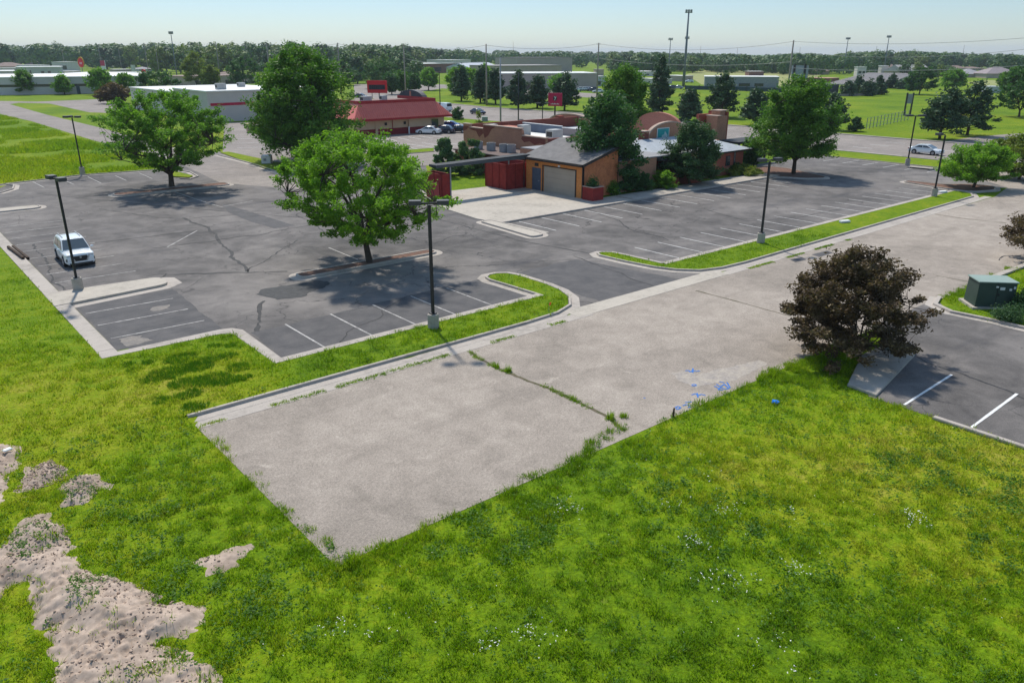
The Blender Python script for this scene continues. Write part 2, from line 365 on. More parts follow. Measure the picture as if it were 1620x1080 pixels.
DIRT = {
 'a': gp(-70, 930, -20, 890, 0, 866, 28, 836, 70, 818, 98, 828, 112, 852, 108, 880, 132, 905, 205, 930, 300, 962, 306, 992, 290, 1014, 240, 1022, 290, 1040, 335, 1085, 360, 1130, 60, 1130, 90, 1040, 66, 985, 50, 925, 10, 935, -40, 980),
 'b': gp(22, 778, 50, 748, 82, 733, 104, 744, 112, 757, 80, 770, 50, 782),
 'c': gp(92, 768, 120, 756, 150, 758, 162, 775, 155, 790, 118, 806, 106, 800, 112, 785),
 'd': gp(-60, 740, -5, 716, 18, 716, 20, 728, 8, 762, -5, 800, -60, 800),
 'e': gp(318, 886, 345, 879, 372, 866, 395, 863, 392, 880, 352, 910)}
# one sheet of turf to the horizon, gently uneven near the camera
xs = np.concatenate([[-9000, -5000, -2500, -1200, -600, -300, -150, -90, -60], np.arange(-40, 62, .6), np.arange(62, 150, 4), [160, 200, 300, 500, 900, 1600, 2800, 5000, 9000]])
ys = np.concatenate([[-9000, -4000, -1500, -600, -200, -80, -40, -20], np.arange(-8, 46, .6), np.arange(46, 130, 2), np.arange(130, 200, 8), [220, 300, 500, 900, 1600, 2800, 5000, 9000]])
X, Y = np.meshgrid(xs, ys); 
pav = inpoly(X, Y, STREET_P) | inpoly(X, Y, LOT_P) | inpoly(X, Y, NEAR_R)
dd_ = np.minimum(np.minimum(pdist(X, Y, STREET_P), pdist(X, Y, LOT_P)), pdist(X, Y, NEAR_R))
near = (X > -50) & (X < 62) & (Y > -20) & (Y < 46) & ~pav
msk = np.where(near, np.clip((dd_-.6)/3, 0, 1), 0)
Z = msk*(.05+.38*(fbm(X, Y, .16, 2)-.35)+.14*(fbm(X, Y, .9, 4)-.4)); Z = np.maximum(Z, -.02*msk)
west = (X < 8.2) & (Y > 28.5) & (Y < 105) & ~pav; Z = np.where(west, Z*.5+np.clip((8.2-X)*2, 0, 1)*.11*np.clip((Y-28.6)/1.8, 0, 1), Z)
Z = np.where(pav, -.0, Z); n1, n2 = len(xs), len(ys)
idx = (np.arange(n2-1)[:, None]*n1+np.arange(n1-1)[None, :]).ravel()
link("grass_field", npmesh("grass_field", np.stack([X.ravel(), Y.ravel(), Z.ravel()], 1), np.stack([idx, idx+1, idx+1+n1, idx+n1], 1), True), GROUND)["kind"] = "structure"
def gz(x, y):
    i = np.clip(np.searchsorted(xs, x)-1, 0, n1-2); j = np.clip(np.searchsorted(ys, y)-1, 0, n2-2)
    fx = (x-xs[i])/(xs[i+1]-xs[i]); fy = (y-ys[j])/(ys[j+1]-ys[j])
    return (Z[j, i]*(1-fx)+Z[j, i+1]*fx)*(1-fy)+(Z[j+1, i]*(1-fx)+Z[j+1, i+1]*fx)*fy
sheet("street", STREET_P[:2]+STREET_P[2:], .010, STREET)
sheet("parking_lot", LOT_P, .006, LOT)
sheet("side_driveway", NEAR_R, .014, LOT)
sheet("back_road", BACKROAD, .012, ROAD)
sheet("parking_lot", LOT2, .010, ROAD)
sheet("main_road", [(116.6, -300), (116.6, 70), (112.2, 126), (109, 152), (108, 175), (126, 216), (152, 262), (190, 330), (215, 330), (158, 262), (140, 205), (137.5, 175), (141.5, 140), (141, 70), (143, -300)], .010, ROAD)
sheet("side_road", gp(1480, 226, 1540, 217, 1600, 212, 1700, 207, 1700, 218, 1600, 224, 1540, 232), .014, ROAD)
sheet("school_road", gp(560, 134, 640, 132, 700, 134, 830, 141, 900, 146, 960, 149, 960, 156, 900, 153, 830, 150, 760, 145, 700, 140, 640, 150, 560, 160), .016, ROAD)
FIELD = M("dry_sports_turf", (.30, .29, .10), (.20, .24, .07), .05, .95)
sheet("sports_field", gp(1085, 118, 1110, 111.5, 1262, 110.5, 1300, 118, 1282, 128, 1240, 137, 1110, 134), .02, FIELD)
sheet("sports_field", gp(1528, 131, 1560, 127, 1610, 128, 1640, 135, 1560, 136), .02, FIELD)
# kerbs round the near lot (travel keeps the asphalt on the right hand side: left = verge)
K = KERB
west_k = rounded([(7.9, 99.5), (7.9, 53.5)], 0)
struct(MB().box(7.05, 53.2, -.02, 7.9, 99.5, .13).box(7.05, 40.6, -.02, 7.9, 50.4, .13).build("kerb", KERB, bevel=.02))
island = rounded([(7.05, 53.2), (13.7, 53.0), (13.9, 50.9), (7.05, 50.2)], [0, 1.0, .9, 0])
struct(MB().prism(island, -.02, .16).build("concrete_island", CONC2, bevel=.02))
struct(MB().prism([(7.3, 54), (13.5, 53.5), (14.6, 52.6), (14.6, 51), (13.6, 50.2), (7.3, 49.5)], .0, .014).build("kerb_apron", KERB))
p = [(7.9, 40.2), (13.6, 40.0), (14.1, 39.4), (13.9, 34.1), (30.4, 34.1)]
# south edge of the lot: kerb with verge to the south
south = rounded([(7.05, 40.0), (7.05, 39.55), (12.9, 39.35), (13.25, 39.0), (13.2, 33.5), (30.4, 33.5)], [0, 0, .6, .5, 0, 0])
top = rounded([(7.05, 40.05), (13.3, 40.05), (14.0, 39.6), (13.8, 34.05), (30.6, 34.05)], [0, .5, .8, 0, 0])
struct(MB().prism([(7.05, 39.5), (12.8, 39.3), (13.3, 38.8), (13.25, 33.5), (30.6, 33.5), (30.6, 34.05), (13.8, 34.05), (13.95, 39.2), (13.6, 39.85), (13.0, 40.05), (7.9, 40.05), (7.9, 40.6), (7.05, 40.6)], -.02, .13).build("kerb", KERB, bevel=.015))
J_in = [(30.55, 34.0), (30.55, 38.6)]
jp = [(30.4, 34.0), (30.25, 37.2), (30.15, 38.4), (30.35, 39.1), (30.9, 39.5), (31.6, 39.45), (32.2, 39.0), (32.45, 38.2), (32.5, 35.5), (32.3, 33.8), (31.7, 32.3), (30.6, 31.1), (29, 30.5), (26.5, 30.35), (8.1, 30.35)]
kerb(rounded([jp[0]]+jp[1:], 0), left=False, w_=.16, pan=.5)
rp = [(42.25, 33.9), (42.05, 37.4), (41.9, 38.5), (41.3, 39.1), (40.8, 39.0), (40.45, 38.4), (40.6, 36), (41.0, 33.6), (41.6, 32.2), (42.7, 31.0), (44.5, 30.45), (47, 30.3), (88.5, 30.9), (90.3, 31.8), (90.8, 33.0), (90.6, 33.9)]
kerb(rp, left=True, w_=.16, pan=.5)
sweep("gutter", [(8.1, 29.9), (30.5, 29.9)], [(-.75, .005), (-.75, .02), (.1, .014), (.1, .0)], KERB)
sweep("gutter", [(43.5, 29.85), (90, 30.3)], [(-.6, .005), (-.6, .02), (.1, .014), (.1, .0)], KERB)
struct(MB().box(29.5, 29.35, 0, 43.8, 30.65, .024).build("drive_apron", CONC2))
struct(MB().prism([(42.25, 33.55), (90.8, 33.6), (90.8, 34.1), (42.25, 34.05)], -.02, .13).build("kerb", KERB, bevel=.015))
LAWN1 = [(30.45, 33.6), (30.4, 37.2), (30.3, 38.3), (30.5, 38.95), (31.0, 39.3), (31.5, 39.25), (32.05, 38.85), (32.3, 38.1), (32.35, 35.5), (32.15, 33.9), (31.55, 32.45), (30.5, 31.3), (29, 30.66), (26.5, 30.5), (8.1, 30.5), (7.6, 30.6), (7.2, 33), (7.05, 39.6), (12.9, 39.35), (13.3, 38.8), (13.25, 33.6)]
LAWN2 = [(42.1, 33.6), (41.9, 37.3), (41.75, 38.4), (41.3, 38.9), (40.9, 38.8), (40.6, 38.3), (40.75, 36), (41.15, 33.7), (41.75, 32.3), (42.8, 31.15), (44.5, 30.6), (47, 30.45), (88.4, 31.05), (90.1, 31.9), (90.6, 33.0), (90.5, 33.6)]
sheet("lawn_strip", LAWN1, .115, GROUND); sheet("lawn_strip", LAWN2, .115, GROUND)
# islands
MULCH = M("bark_mulch", (.20, .105, .07), (.10, .06, .045), 5, .95, fine=22)
def isl(poly, r, fill, h=.15, pan=.45):
    q = rounded(poly, r, closed=True); 
    if sum((q[i][0]*q[(i+1) % len(q)][1]-q[(i+1) % len(q)][0]*q[i][1]) for i in range(len(q))) < 0: q = q[::-1]
    kerb(q, left=True, pan=pan, h=h, closed=True)
    c = np.mean(q, 0); inner = [tuple(c+(np.array(p)-c)*(1-.2/max(np.hypot(*(np.array(p)-c)), .3))) for p in q]
    sheet("island_fill", inner, h-.03, fill)
isl([(20.9, 46.65), (32.0, 46.75), (32.0, 48.0), (20.9, 48.0)], .6, MULCH)
isl([(20.0, 88.3), (32.2, 88.0), (32.2, 90.2), (20.0, 90.4)], 1.0, MULCH)
isl([(4.5, 86.1), (12.9, 86.0), (12.9, 88.1), (4.5, 88.2)], 1.0, CONC2)
isl([(91.2, 32.2), (94.5, 30.9), (97.3, 32.0), (96.6, 34.6), (94.2, 36.2), (93.9, 40.2), (92.6, 40.2), (91.4, 35)], .9, MULCH)
isl([(84.5, 52.6), (86.2, 48.6), (88.3, 47.2), (89.6, 48.0), (92.5, 55), (92, 58), (86, 58)], .8, MULCH)
# north walk, concrete forecourt
struct(MB().box(42.4, 52.0, -.02, 86, 52.35, .15).build("kerb", KERB, bevel=.02))
struct(MB().prism([(42.4, 52.35), (86, 52.35), (86, 55.3), (58.5, 55.3), (56.8, 57), (56.8, 69.8), (46, 71), (42.6, 61.6), (41.9, 55)], -.02, .05).build("forecourt", CONC2))
struct(MB().prism([(60, 52.35), (86, 52.35), (86, 54.8), (60, 54.8)], 0, .14).build("walkway", CONC))
isl([(40.7, 46.1), (42.0, 46.1), (42.4, 47), (42.4, 53.6), (41.2, 53.8)], .5, CONC2)
sheet("asphalt_patch", [(41.9, 52.2), (42.5, 46.8), (43.2, 46.8), (43.0, 51.9)], .013, CONC)
# back kerbs
def pk(*a, **k): return kerb(gp(*a), **k)
pk(-30, 297, 20, 291, 130, 278, 245, 270, 266, 268, 300, 273, 312, 280, 300, 284, 286, 283, left=True)
kerb(gp(-40, 308, 2, 306, 22, 300, 24, 294, 10, 292), left=True)
sheet("lawn_strip", gp(264, 268, 292, 276, 306, 279, 300, 282, 282, 281, 268, 280), .12, GROUND)
sheet("lawn_strip", gp(348, 242, 362, 241, 440, 258, 613, 240.5, 686, 235, 686, 240, 613, 246, 441, 273, 420, 268), .10, GROUND)
pk(345, 246, 392, 258, 441, 274, 613, 247, 688, 241, left=True, pan=.6)
pk(560, 196, 700, 192, left=False)
# east green strip and the lawn east of the main road use the open field; kerbs along the main road
GRS = [(108.4, 37.5), (113.4, 37.0), (115.6, 44), (115.9, 70), (112, 75), (108.6, 61)]
sheet("lawn_strip", GRS, .10, GROUND); kerb([(108.3, 61), (108.2, 44), (107.6, 38), (110, 36.3)], left=True, pan=.35)
sweep("kerb", [(116.3, 40), (116.3, 70), (112, 126)], [(-.3, 0), (-.3, .14), (.3, .14), (.3, 0)], KERB)
sweep("kerb", [(143, -60), (141.4, 40), (141.2, 70), (141.7, 140), (137.8, 175), (140.4, 205), (158, 262)], [(-.3, 0), (-.3, .15), (.4, .15), (.4, 0)], KERB)
kerb([(46.2, -10), (46.4, 10), (46.6, 14), (46.4, 16.2), (47.2, 17.5), (49.0, 18.0)], left=False, pan=.4, w_=.25)
sweep("kerb", [(56, 17.6), (100, 15.9), (116, 14)], [(-.3, 0), (-.3, .14), (.1, .14), (.1, 0)], KERB)
# island with the concrete nose by the purple tree, kerb along the lower bays
struct(MB().prism(rounded([(31.75, 13.3), (38.4, 14.5), (39.2, 15.3), (38.7, 16.0), (36, 16.1), (31.9, 14.7)], [0, .5, .3, .5, .3, 0]), 0, .13).build("concrete_island", CONC2, bevel=.02))
struct(MB().prism([(31.35, -20), (31.6, -20), (31.65, 10.8), (31.4, 10.8)], 0, .12).build("kerb", KERB, bevel=.02))
# arrow-straight parking lines
def lines(name, segs, wd, mat, z=.019):
    mb = MB()
    for (a, b) in segs:
        a = Vector(a); b = Vector(b); L = (b-a).length; d_ = (b-a)/L; n_ = Vector((-d_.y, d_.x))*wd/2; k = max(1, int(L/.5)); vs = []
        for i in range(k+1):
            q = a+d_*L*i/k; e = 1-.25*float(vn(q.x, q.y, 1.7, 9)); vs += [(q.x+n_.x*e, q.y+n_.y*e, z), (q.x-n_.x*e, q.y-n_.y*e, z)]
        mb.add(vs, [(2*i, 2*i+1, 2*i+3, 2*i+2) for i in range(k)])
    return struct(mb.build(name, mat))
sg = [((x, 34.3), (x, 38.9)) for x in (16.2, 18.95, 21.7, 24.4, 27.1)] + [((8.2, y), (13.0, y-.2)) for y in (42.6, 45.3, 48.0)] + [((8.2, y), (13.1, y-.2)) for y in (56.2, 58.9, 61.7, 64.5, 67.3, 70.1, 72.9, 75.7, 78.5)]
lines("parking_lines", sg, .12, PAINT)
sg = [((44.6+2.73*i, 34.2), (44.6+2.73*i, 38.6)) for i in range(17)] + [((44.1+2.73*i, 46.9), (44.1+2.73*i, 51.8)) for i in range(15)]
sg += [((103.2, 42+2.8*i), (107.7, 42+2.8*i)) for i in range(6)]
lines("parking_lines", sg, .12, M("white_bay_paint", (.70, .69, .66), (.40, .38, .36), 2.5, .85, fine=25))
bx = [G(60+0, 281), ]
sg = []
for a, b in (((52, 288), (70, 297)), ((102, 286), (117, 292)), ((139, 280), (160, 290)), ((182, 278), (200, 286)), ((220, 274), (241, 283))): sg.append((G(*a), G(*b)))
sg += [(G(277, 304), G(330, 322)), (G(330, 322), G(352, 328)), (G(352, 327), G(400, 318)), (G(520, 392), G(566, 411)), (G(265, 391), G(312, 365))]
lines("parking_lines", sg, .12, PAINT)
sg = []
for i in range(7): sg.append((G(578+i*17, 222-i*1.3), G(590+i*19, 226-i*1.4)))
for i in range(5): sg.append((G(595+i*24, 231-i*1.6), G(640+i*26, 239-i*2)))
for y in (212, 219, 226, 233): sg.append((G(375, y+1), G(425, y)))
lines("parking_lines", sg, .14, PAINTW)
lines("parking_lines", [((36.9, 12.25), (31.9, 12.15)), ((36.85, 9.5), (31.8, 9.45)), ((36.8, 6.7), (31.8, 6.65)), ((36.8, 3.9), (31.8, 3.9))], .13, PAINTW, .026)
sg = [((128.8, y), (128.8, y+3.2)) for y in range(-40, 150, 11)] + [((123.2, y), (123.2, y+3.2)) for y in range(-40, 150, 11)] + [((134.4, y), (134.4, y+3.2)) for y in range(-40, 150, 11)]
lines("lane_lines", sg, .15, PAINTW)
# repairs, stains and cracks
DARKP = M("fresh_asphalt", (.072, .070, .072), (.12, .112, .11), .8, .9, fine=25); TARP = M("tar_patch", (.028, .03, .033), (.06, .06, .062), 3, .8, fine=12)
PALE2 = M("worn_lot_aggregate", (.25, .22, .19), (.17, .16, .15), 2, .95, fine=9); PALE = M("worn_aggregate", (.40, .35, .29), (.29, .26, .24), 2, .95, fine=9)
sheet("asphalt_patch", gp(352, 322, 415, 341, 468, 357, 435, 361, 400, 352, 362, 336), .012, DARKP, .15)
sheet("asphalt_patch", gp(404, 466, 420, 456, 470, 449, 500, 444, 520, 448, 500, 458, 480, 470, 440, 474), .012, TARP, .5, .3)
sheet("asphalt_patch", [(32.6, 30.7), (40.2, 30.7), (39.6, 33.5), (38.6, 38.9), (32.7, 38.9)], .009, DARKP, .2)
sheet("asphalt_patch", [(13.9, 34.2), (30.2, 34.2), (30.1, 39.2), (14.2, 38.8)], .008, DARKP, .2)
sheet("asphalt_patch", [(8.0, 40.5), (13.3, 40.3), (13.6, 49.8), (8.0, 49.9)], .008, DARKP, .2)
for P_, z_ in (((200, 548, 245, 538, 225, 530, 190, 536), .015), ((242, 487, 268, 482, 270, 489, 246, 492), .015)): sheet("asphalt_patch", gp(*P_), z_, PALE2, .5, .25)
for z_, P_ in zip((.0145, .0162), ((1085, 600, 1120, 590, 1200, 570, 1215, 575, 1150, 603, 1100, 615), (1060, 590, 1090, 588, 1112, 607, 1095, 612))): sheet("asphalt_patch", gp(*P_), z_, PALE, .35, .3)
def crack(name, pts, wd, mat, z=.017, amp=.25, seed=0, step=.25):
    V = []; P_ = [Vector(q) for q in pts]; s = 0
    for i in range(len(P_)-1):
        a, b = P_[i], P_[i+1]; L = (b-a).length; n_ = Vector((-(b-a).y, (b-a).x))/L; k = max(1, int(L/step))
        for j in range(k+(i == len(P_)-2)):
            q = a+(b-a)*j/k; s += step; e = (float(vn(s, seed*9.1, .7, 1))-.5)*2*amp+(float(vn(s, seed*5.3, 3, 2))-.5)*amp*.8; ww = wd*(.35+1.3*float(vn(s, seed, 1.4, 7)))/2
            V.append((q+n_*(e+ww), q+n_*(e-ww)))
    mb = MB().add([(v.x, v.y, z) for pr in V for v in pr], [(2*i, 2*i+1, 2*i+3, 2*i+2) for i in range(len(V)-1)]); struct(mb.build(name, mat)); return [((a+b)/2) for a, b in V]
TAR = M("crack_tar", (.022, .022, .024), (.05, .05, .05), 3, .8); SOIL = M("crack_soil", (.14, .11, .075), (.07, .075, .03), 3, .95)
crack("pavement_crack", gp(288, 345, 330, 362, 352, 385, 370, 405, 388, 430), .22, TAR, seed=1)
crack("pavement_crack", gp(258, 436, 300, 433, 388, 431, 455, 429), .16, TAR, seed=2, amp=.12)
crack("pavement_crack", gp(418, 476, 416, 495, 402, 524), .20, TAR, seed=3)
crack("pavement_crack", gp(150, 384, 230, 375, 312, 365), .12, TAR, seed=4, amp=.1)
crack("pavement_crack", gp(232, 438, 262, 433, 256, 440), .08, TAR, seed=5)
crack("pavement_crack", gp(930, 332, 980, 350, 995, 362, 1060, 380), .1, TAR, seed=6)
crack("pavement_crack", gp(690, 345, 760, 365, 840, 385, 938, 403), .12, TAR, seed=7)
crack("pavement_crack", gp(55, 386, 62, 400, 70, 415, 98, 460), .12, TAR, seed=8)
crack("pavement_crack", gp(1445, 565, 1500, 585, 1560, 607, 1640, 635), .08, TAR, seed=9, z=.019)
crack("pavement_crack", gp(1100, 460, 1170, 478, 1250, 500), .10, SOIL, seed=10, amp=.06)
crack("pavement_crack", gp(1480, 436, 1530, 445, 1548, 449), .12, SOIL, seed=11, amp=.06)
crack("pavement_crack", gp(1465, 337, 1525, 346, 1592, 353), .14, SOIL, seed=12, amp=.05)
crack("pavement_crack", gp(1580, 412, 1590, 405, 1640, 403), .10, TAR, seed=13, amp=.1)
crack("pavement_crack", gp(500, 300, 470, 340, 520, 372, 575, 392), .1, TAR, seed=21)
crack("pavement_crack", gp(160, 330, 250, 345, 290, 346, 380, 340), .09, TAR, seed=22)
crack("pavement_crack", gp(390, 431, 440, 400, 470, 380), .09, TAR, seed=23)
crack("pavement_crack", gp(640, 470, 600, 500, 560, 520, 520, 560), .07, TAR, seed=24)
crack("pavement_crack", gp(905, 405, 1000, 440, 1040, 455), .08, TAR, seed=25)
crack("pavement_crack", gp(1110, 330, 1180, 350, 1260, 345, 1330, 330), .08, TAR, seed=26)
crack("pavement_crack", [(14, 96), (22, 80), (30, 66), (38, 58)], .1, TAR, seed=15)
crack("pavement_crack", [(16, 62), (24, 61.5), (33, 62.5)], .1, TAR, seed=16)
CRACK_W = crack("pavement_crack", gp(742, 557, 790, 582, 850, 608, 905, 632, 960, 660, 985, 682), .16, SOIL, seed=14, amp=.12)
struct(MB().add([(*p_, .018) for p_ in gp(1284, 403, 1308, 397, 1318, 400, 1296, 407)]+[(*p_, .018) for p_ in gp(1250, 411, 1268, 407, 1276, 411, 1258, 415)], [(0, 1, 2, 3), (4, 5, 6, 7)]).build("asphalt_patch", DARKP))
BLUEP = M("blue_marking_paint", (.015, .13, .48), (.04, .17, .42), 14, .7, fine=40); 
def squig(pxs, wd=.07, mat=None): 
    q = gp(*pxs); mb = MB()
    for i in range(len(q)-1):
        a = Vector(q[i]); b = Vector(q[i+1]); d_ = (b-a).normalized(); n_ = Vector((-d_.y, d_.x))*wd/2; mb.add([(a.x+n_.x, a.y+n_.y, .02+i*.0004), (a.x-n_.x, a.y-n_.y, .02+i*.0004), (b.x-n_.x, b.y-n_.y, .02+i*.0004), (b.x+n_.x, b.y+n_.y, .02+i*.0004)], [(0, 1, 2, 3)])
    return mb
mb = MB()
for s_ in ((1084, 587, 1089, 586, 1092, 589, 1096, 586, 1101, 588, 1107, 587), (1096, 583, 1096, 590), (1094, 609, 1099, 608, 1102, 610, 1097, 611, 1094, 610), (1094, 625, 1100, 623, 1104, 626, 1110, 624, 1116, 626), (1103, 622, 1104, 629),
           (1068, 645, 1073, 643, 1077, 645, 1072, 648, 1069, 646), (1080, 642, 1086, 640, 1092, 642), (1084, 637, 1094, 636), (1088, 645, 1093, 644), (1130, 611, 1138, 615), (1133, 608, 1140, 612, 1146, 608, 1153, 615, 1147, 616, 1140, 613, 1136, 617, 1144, 617), (1138, 604, 1146, 606), (1150, 605, 1155, 614), (1018, 630, 1021, 630)):
    m_ = squig(s_); mb.add(m_.v, m_.f)
struct(mb.build("utility_locate_marks", BLUEP))
# ------------------------------------------------------------------ dirt heaps
SAND = M("pinkish_sand", (.47, .37, .295), (.25, .19, .145), 1.1, .98, fine=6)
HF = {}
def dz(x, y):
    z = gz(x, y)
    for gx, gy, h in HF.values():
        i = np.clip(((x-gx[0])/(gx[1]-gx[0])).astype(int), 0, len(gx)-1); j = np.clip(((y-gy[0])/(gy[1]-gy[0])).astype(int), 0, len(gy)-1)
        inn = (x > gx[0]) & (x < gx[-1]) & (y > gy[0]) & (y < gy[-1]); z = np.where(inn, np.maximum(z, h[j, i]), z)
    return z
def dirt(key, hgt, label, name="dirt_mound"):
    P_ = DIRT[key]; a = np.array(P_); x0, y0 = a.min(0)-.6; x1, y1 = a.max(0)+.6; st = .055
    gx = np.arange(x0, x1, st); gy = np.arange(y0, y1, st); X_, Y_ = np.meshgrid(gx, gy)
    sd = np.where(inpoly(X_, Y_, P_), 1, -1)*pdist(X_, Y_, P_)
    e = sd+.10+(fbm(X_, Y_, 1.1, 5)-.5)*1.1+(fbm(X_, Y_, 4, 8)-.5)*.5
    lump = fbm(X_, Y_, .8, 3); rough = np.clip((fbm(X_, Y_, .55, 12)-.40)*5, .15, 1)
    cl = fbm(X_, Y_, 4.2, 6, 3); fine = fbm(X_, Y_, 9, 16, 2)
    h = gz(X_, Y_)+np.clip(e*1.4, -.25, 1)*.08+np.clip(e/1.5, 0, 1)*hgt*(.25+lump)+np.clip(e*3, 0, 1)*rough*(.34*(np.abs(cl-.5)*-1+.12)+.20*(fine-.5)+.14*np.clip(cl-.55, 0, .2))
    HF[key] = (gx, gy, h)
    keep = (e > -.12); nx = len(gx); ii = (np.arange(len(gy)-1)[:, None]*nx+np.arange(nx-1)[None, :])
    kk = keep[:-1, :-1] | keep[1:, 1:]; ii = ii[kk]
    F = np.stack([ii, ii+1, ii+1+nx, ii+nx], 1); used = np.unique(F); mp = np.zeros(X_.size, int); mp[used] = np.arange(len(used))
    V = np.stack([X_.ravel(), Y_.ravel(), h.ravel()], 1)[used]
    return tag(link(name, npmesh(name, V, mp[F], True), SAND), label, "dirt pile")
dirt('a', .46, "long heap of pinkish sandy soil running to the bottom left corner of the picture")
dirt('b', .30, "clod-strewn dark sandy mound, left of the two joined mounds")
dirt('c', .20, "smooth small mound of pale sandy soil touching the clod-strewn mound")
dirt('d', .30, "small pale soil heap cut by the left edge of the picture")
dirt('e', .03, "bare pale sandy patch of soil in the lawn left of the pavement tip")
# loose clods strewn over the heaps
OCT = np.array([(1, 0, 0), (0, 1, 0), (-1, 0, 0), (0, -1, 0), (0, 0, 1), (0, 0, -.6)]); OF = np.array([(0, 1, 4), (1, 2, 4), (2, 3, 4), (3, 0, 4), (1, 0, 5), (2, 1, 5), (3, 2, 5), (0, 3, 5)])
def clods():
    cx = []; 
    for k_, n_, dn in (('a', 5200, .50), ('b', 1100, .35), ('c', 300, .5), ('d', 500, .5), ('e', 200, .5)):
        a = np.array(DIRT[k_]); x = rng.uniform(a[:, 0].min(), a[:, 0].max(), n_); y = rng.uniform(a[:, 1].min(), a[:, 1].max(), n_)
        k = inpoly(x, y, DIRT[k_]) & (fbm(x, y, .8, 112) > dn-.12*rng.uniform(0, 1, n_)); cx.append(np.stack([x[k], y[k]], 1))
    q = np.concatenate(cx); m = len(q); s_ = .012+.045*rng.uniform(0, 1, m)**3.2; z = dz(q[:, 0], q[:, 1])+s_*.3
    V = OCT[None]*(s_[:, None, None]*rng.uniform(.6, 1.4, (m, 6, 1)))*np.array([1, 1, .75]); a = rng.uniform(0, 6.28, m); c, sn = np.cos(a)[:, None], np.sin(a)[:, None]
    V = np.stack([V[..., 0]*c-V[..., 1]*sn+q[:, 0, None], V[..., 0]*sn+V[..., 1]*c+q[:, 1, None], V[..., 2]+z[:, None]], 2).reshape(-1, 3)
    F = (OF[None]+6*np.arange(m)[:, None, None]).reshape(-1, 3); link("soil_clods", npmesh("soil_clods", V, F), M("clod_soil", (.48, .36, .28), (.32, .23, .17), 5, .98))["kind"] = "stuff"
clods()
# ------------------------------------------------------------------ grass, weeds and clover as blades
def wob(x, y): return (fbm(x, y, .7, 21)-.5)*1.3+(fbm(x, y, 3, 22)-.5)*.6
def blades(cx, cy, cz, nb, hh, rad, wd, lean=.5):
    n = len(cx); cx = np.repeat(cx, nb); cy = np.repeat(cy, nb); cz = np.repeat(cz, nb); hh = np.repeat(hh, nb); m = n*nb
    a = rng.uniform(0, 2*np.pi, m); r = rad*np.sqrt(rng.uniform(0, 1, m)); bx_ = cx+np.cos(a)*r; by_ = cy+np.sin(a)*r
    l = rng.uniform(0, lean, m)*hh*1.2; a2 = a+rng.normal(0, 1, m); h = hh*rng.uniform(.5, 1.1, m); a3 = rng.uniform(0, np.pi, m); w2 = wd*rng.uniform(.6, 1.3, m)/2
    dx, dy = np.cos(a3)*w2, np.sin(a3)*w2
    V = np.empty((m, 3, 3)); V[:, 0] = np.stack([bx_-dx, by_-dy, cz-.02], 1); V[:, 1] = np.stack([bx_+dx, by_+dy, cz-.02], 1)
    V[:, 2] = np.stack([bx_+np.cos(a2)*l, by_+np.sin(a2)*l, cz+h], 1)
    return V.reshape(-1, 3)
def vis(x, y, mrg=120):
    u, v, dd2 = proj(x, y); return (u > -mrg) & (u < 1620+mrg) & (v < 1080+mrg) & (dd2 > 1)
def in_dirt(x, y):
    r = np.zeros(x.shape, bool); w_ = (fbm(x, y, 1.1, 5)-.5)*1.1
    for k_, P_ in DIRT.items(): 
        sd = np.where(inpoly(x, y, P_), 1, -1)*pdist(x, y, P_); r |= (sd+w_+(fbm(x, y, 4, 8)-.5)*.5) > -.04
    return r
def lawnmask(x, y):
    e = wob(x, y); s = pdist(x, y, STREET_P)*np.where(inpoly(x, y, STREET_P), 1, -1)
    s = np.where((y > 29) & (x > 8), np.where(y < 30.55, 9, s), s)            # kerbed side: no creeping
    ga, gb = np.array(G(903, 738)), np.array(G(978, 676)); ok = (s < np.where(y < 25, .15+e*.95, np.where(x < 9, .1+e*.5, -.0))) | ((pdist(x, y, [tuple(ga), tuple(gb)], False) < .38+e*.3) & (y < 20))
    nr = pdist(x, y, NEAR_R)*np.where(inpoly(x, y, NEAR_R), 1, -1); ok &= nr < np.where(x < 33, e*.25, -.45)
    lt = (x > 6.95) & (y > 39.3) | ((x > 13.15) & (y > 33.45) & ~(inpoly(x, y, LAWN1)) & ~inpoly(x, y, LAWN2))
    st2 = (x > 8) & (y > 29.3) & ~inpoly(x, y, LAWN1) & ~inpoly(x, y, LAWN2)
    nose = inpoly(x, y, [(31.7, 13.2), (39.2, 14.4), (39.4, 16.2), (36, 16.3), (31.7, 14.8)])
    return ok & ~lt & ~st2 & ~nose
def base_z(x, y): 
    z = gz(x, y); s = inpoly(x, y, LAWN1) | inpoly(x, y, LAWN2); return np.where(s, .115, z)
VV = []
def scatter(n, box, dmin, dmax, nb, h0, h1, rad, wd, extra=None, lean=.6):
    x = rng.uniform(box[0], box[1], n); y = rng.uniform(box[2], box[3], n); dp = np.hypot(x, y)
    k = vis(x, y) & (dp >= dmin) & (dp < dmax); x, y = x[k], y[k]; k = lawnmask(x, y); x, y = x[k], y[k]
    di = in_dirt(x, y); k = ~di | (rng.uniform(0, 1, len(x)) < .25*np.clip((fbm(x, y, .9, 33)-.52)*6, 0, 1)); x, y = x[k], y[k]
    if extra is not None: k = extra(x, y); x, y = x[k], y[k]
    tf = fbm(x, y, 2.2, 15, 2); k = rng.uniform(0, 1, len(x)) < np.clip((tf-.30)*3.2+.12, .08, 1); x, y, tf = x[k], y[k], tf[k]
    hh = rng.uniform(h0, h1, len(x))*(.4+.6*fbm(x, y, .6, 14)+1.1*np.clip(tf-.4, 0, 1)*2.4)
    VV.append(blades(x, y, np.maximum(base_z(x, y), dz(x, y)) if (box[1] > 30 and box[0] < 0) else base_z(x, y), nb, hh, rad, wd, lean))
B1 = (-32, 60, -10, 62)
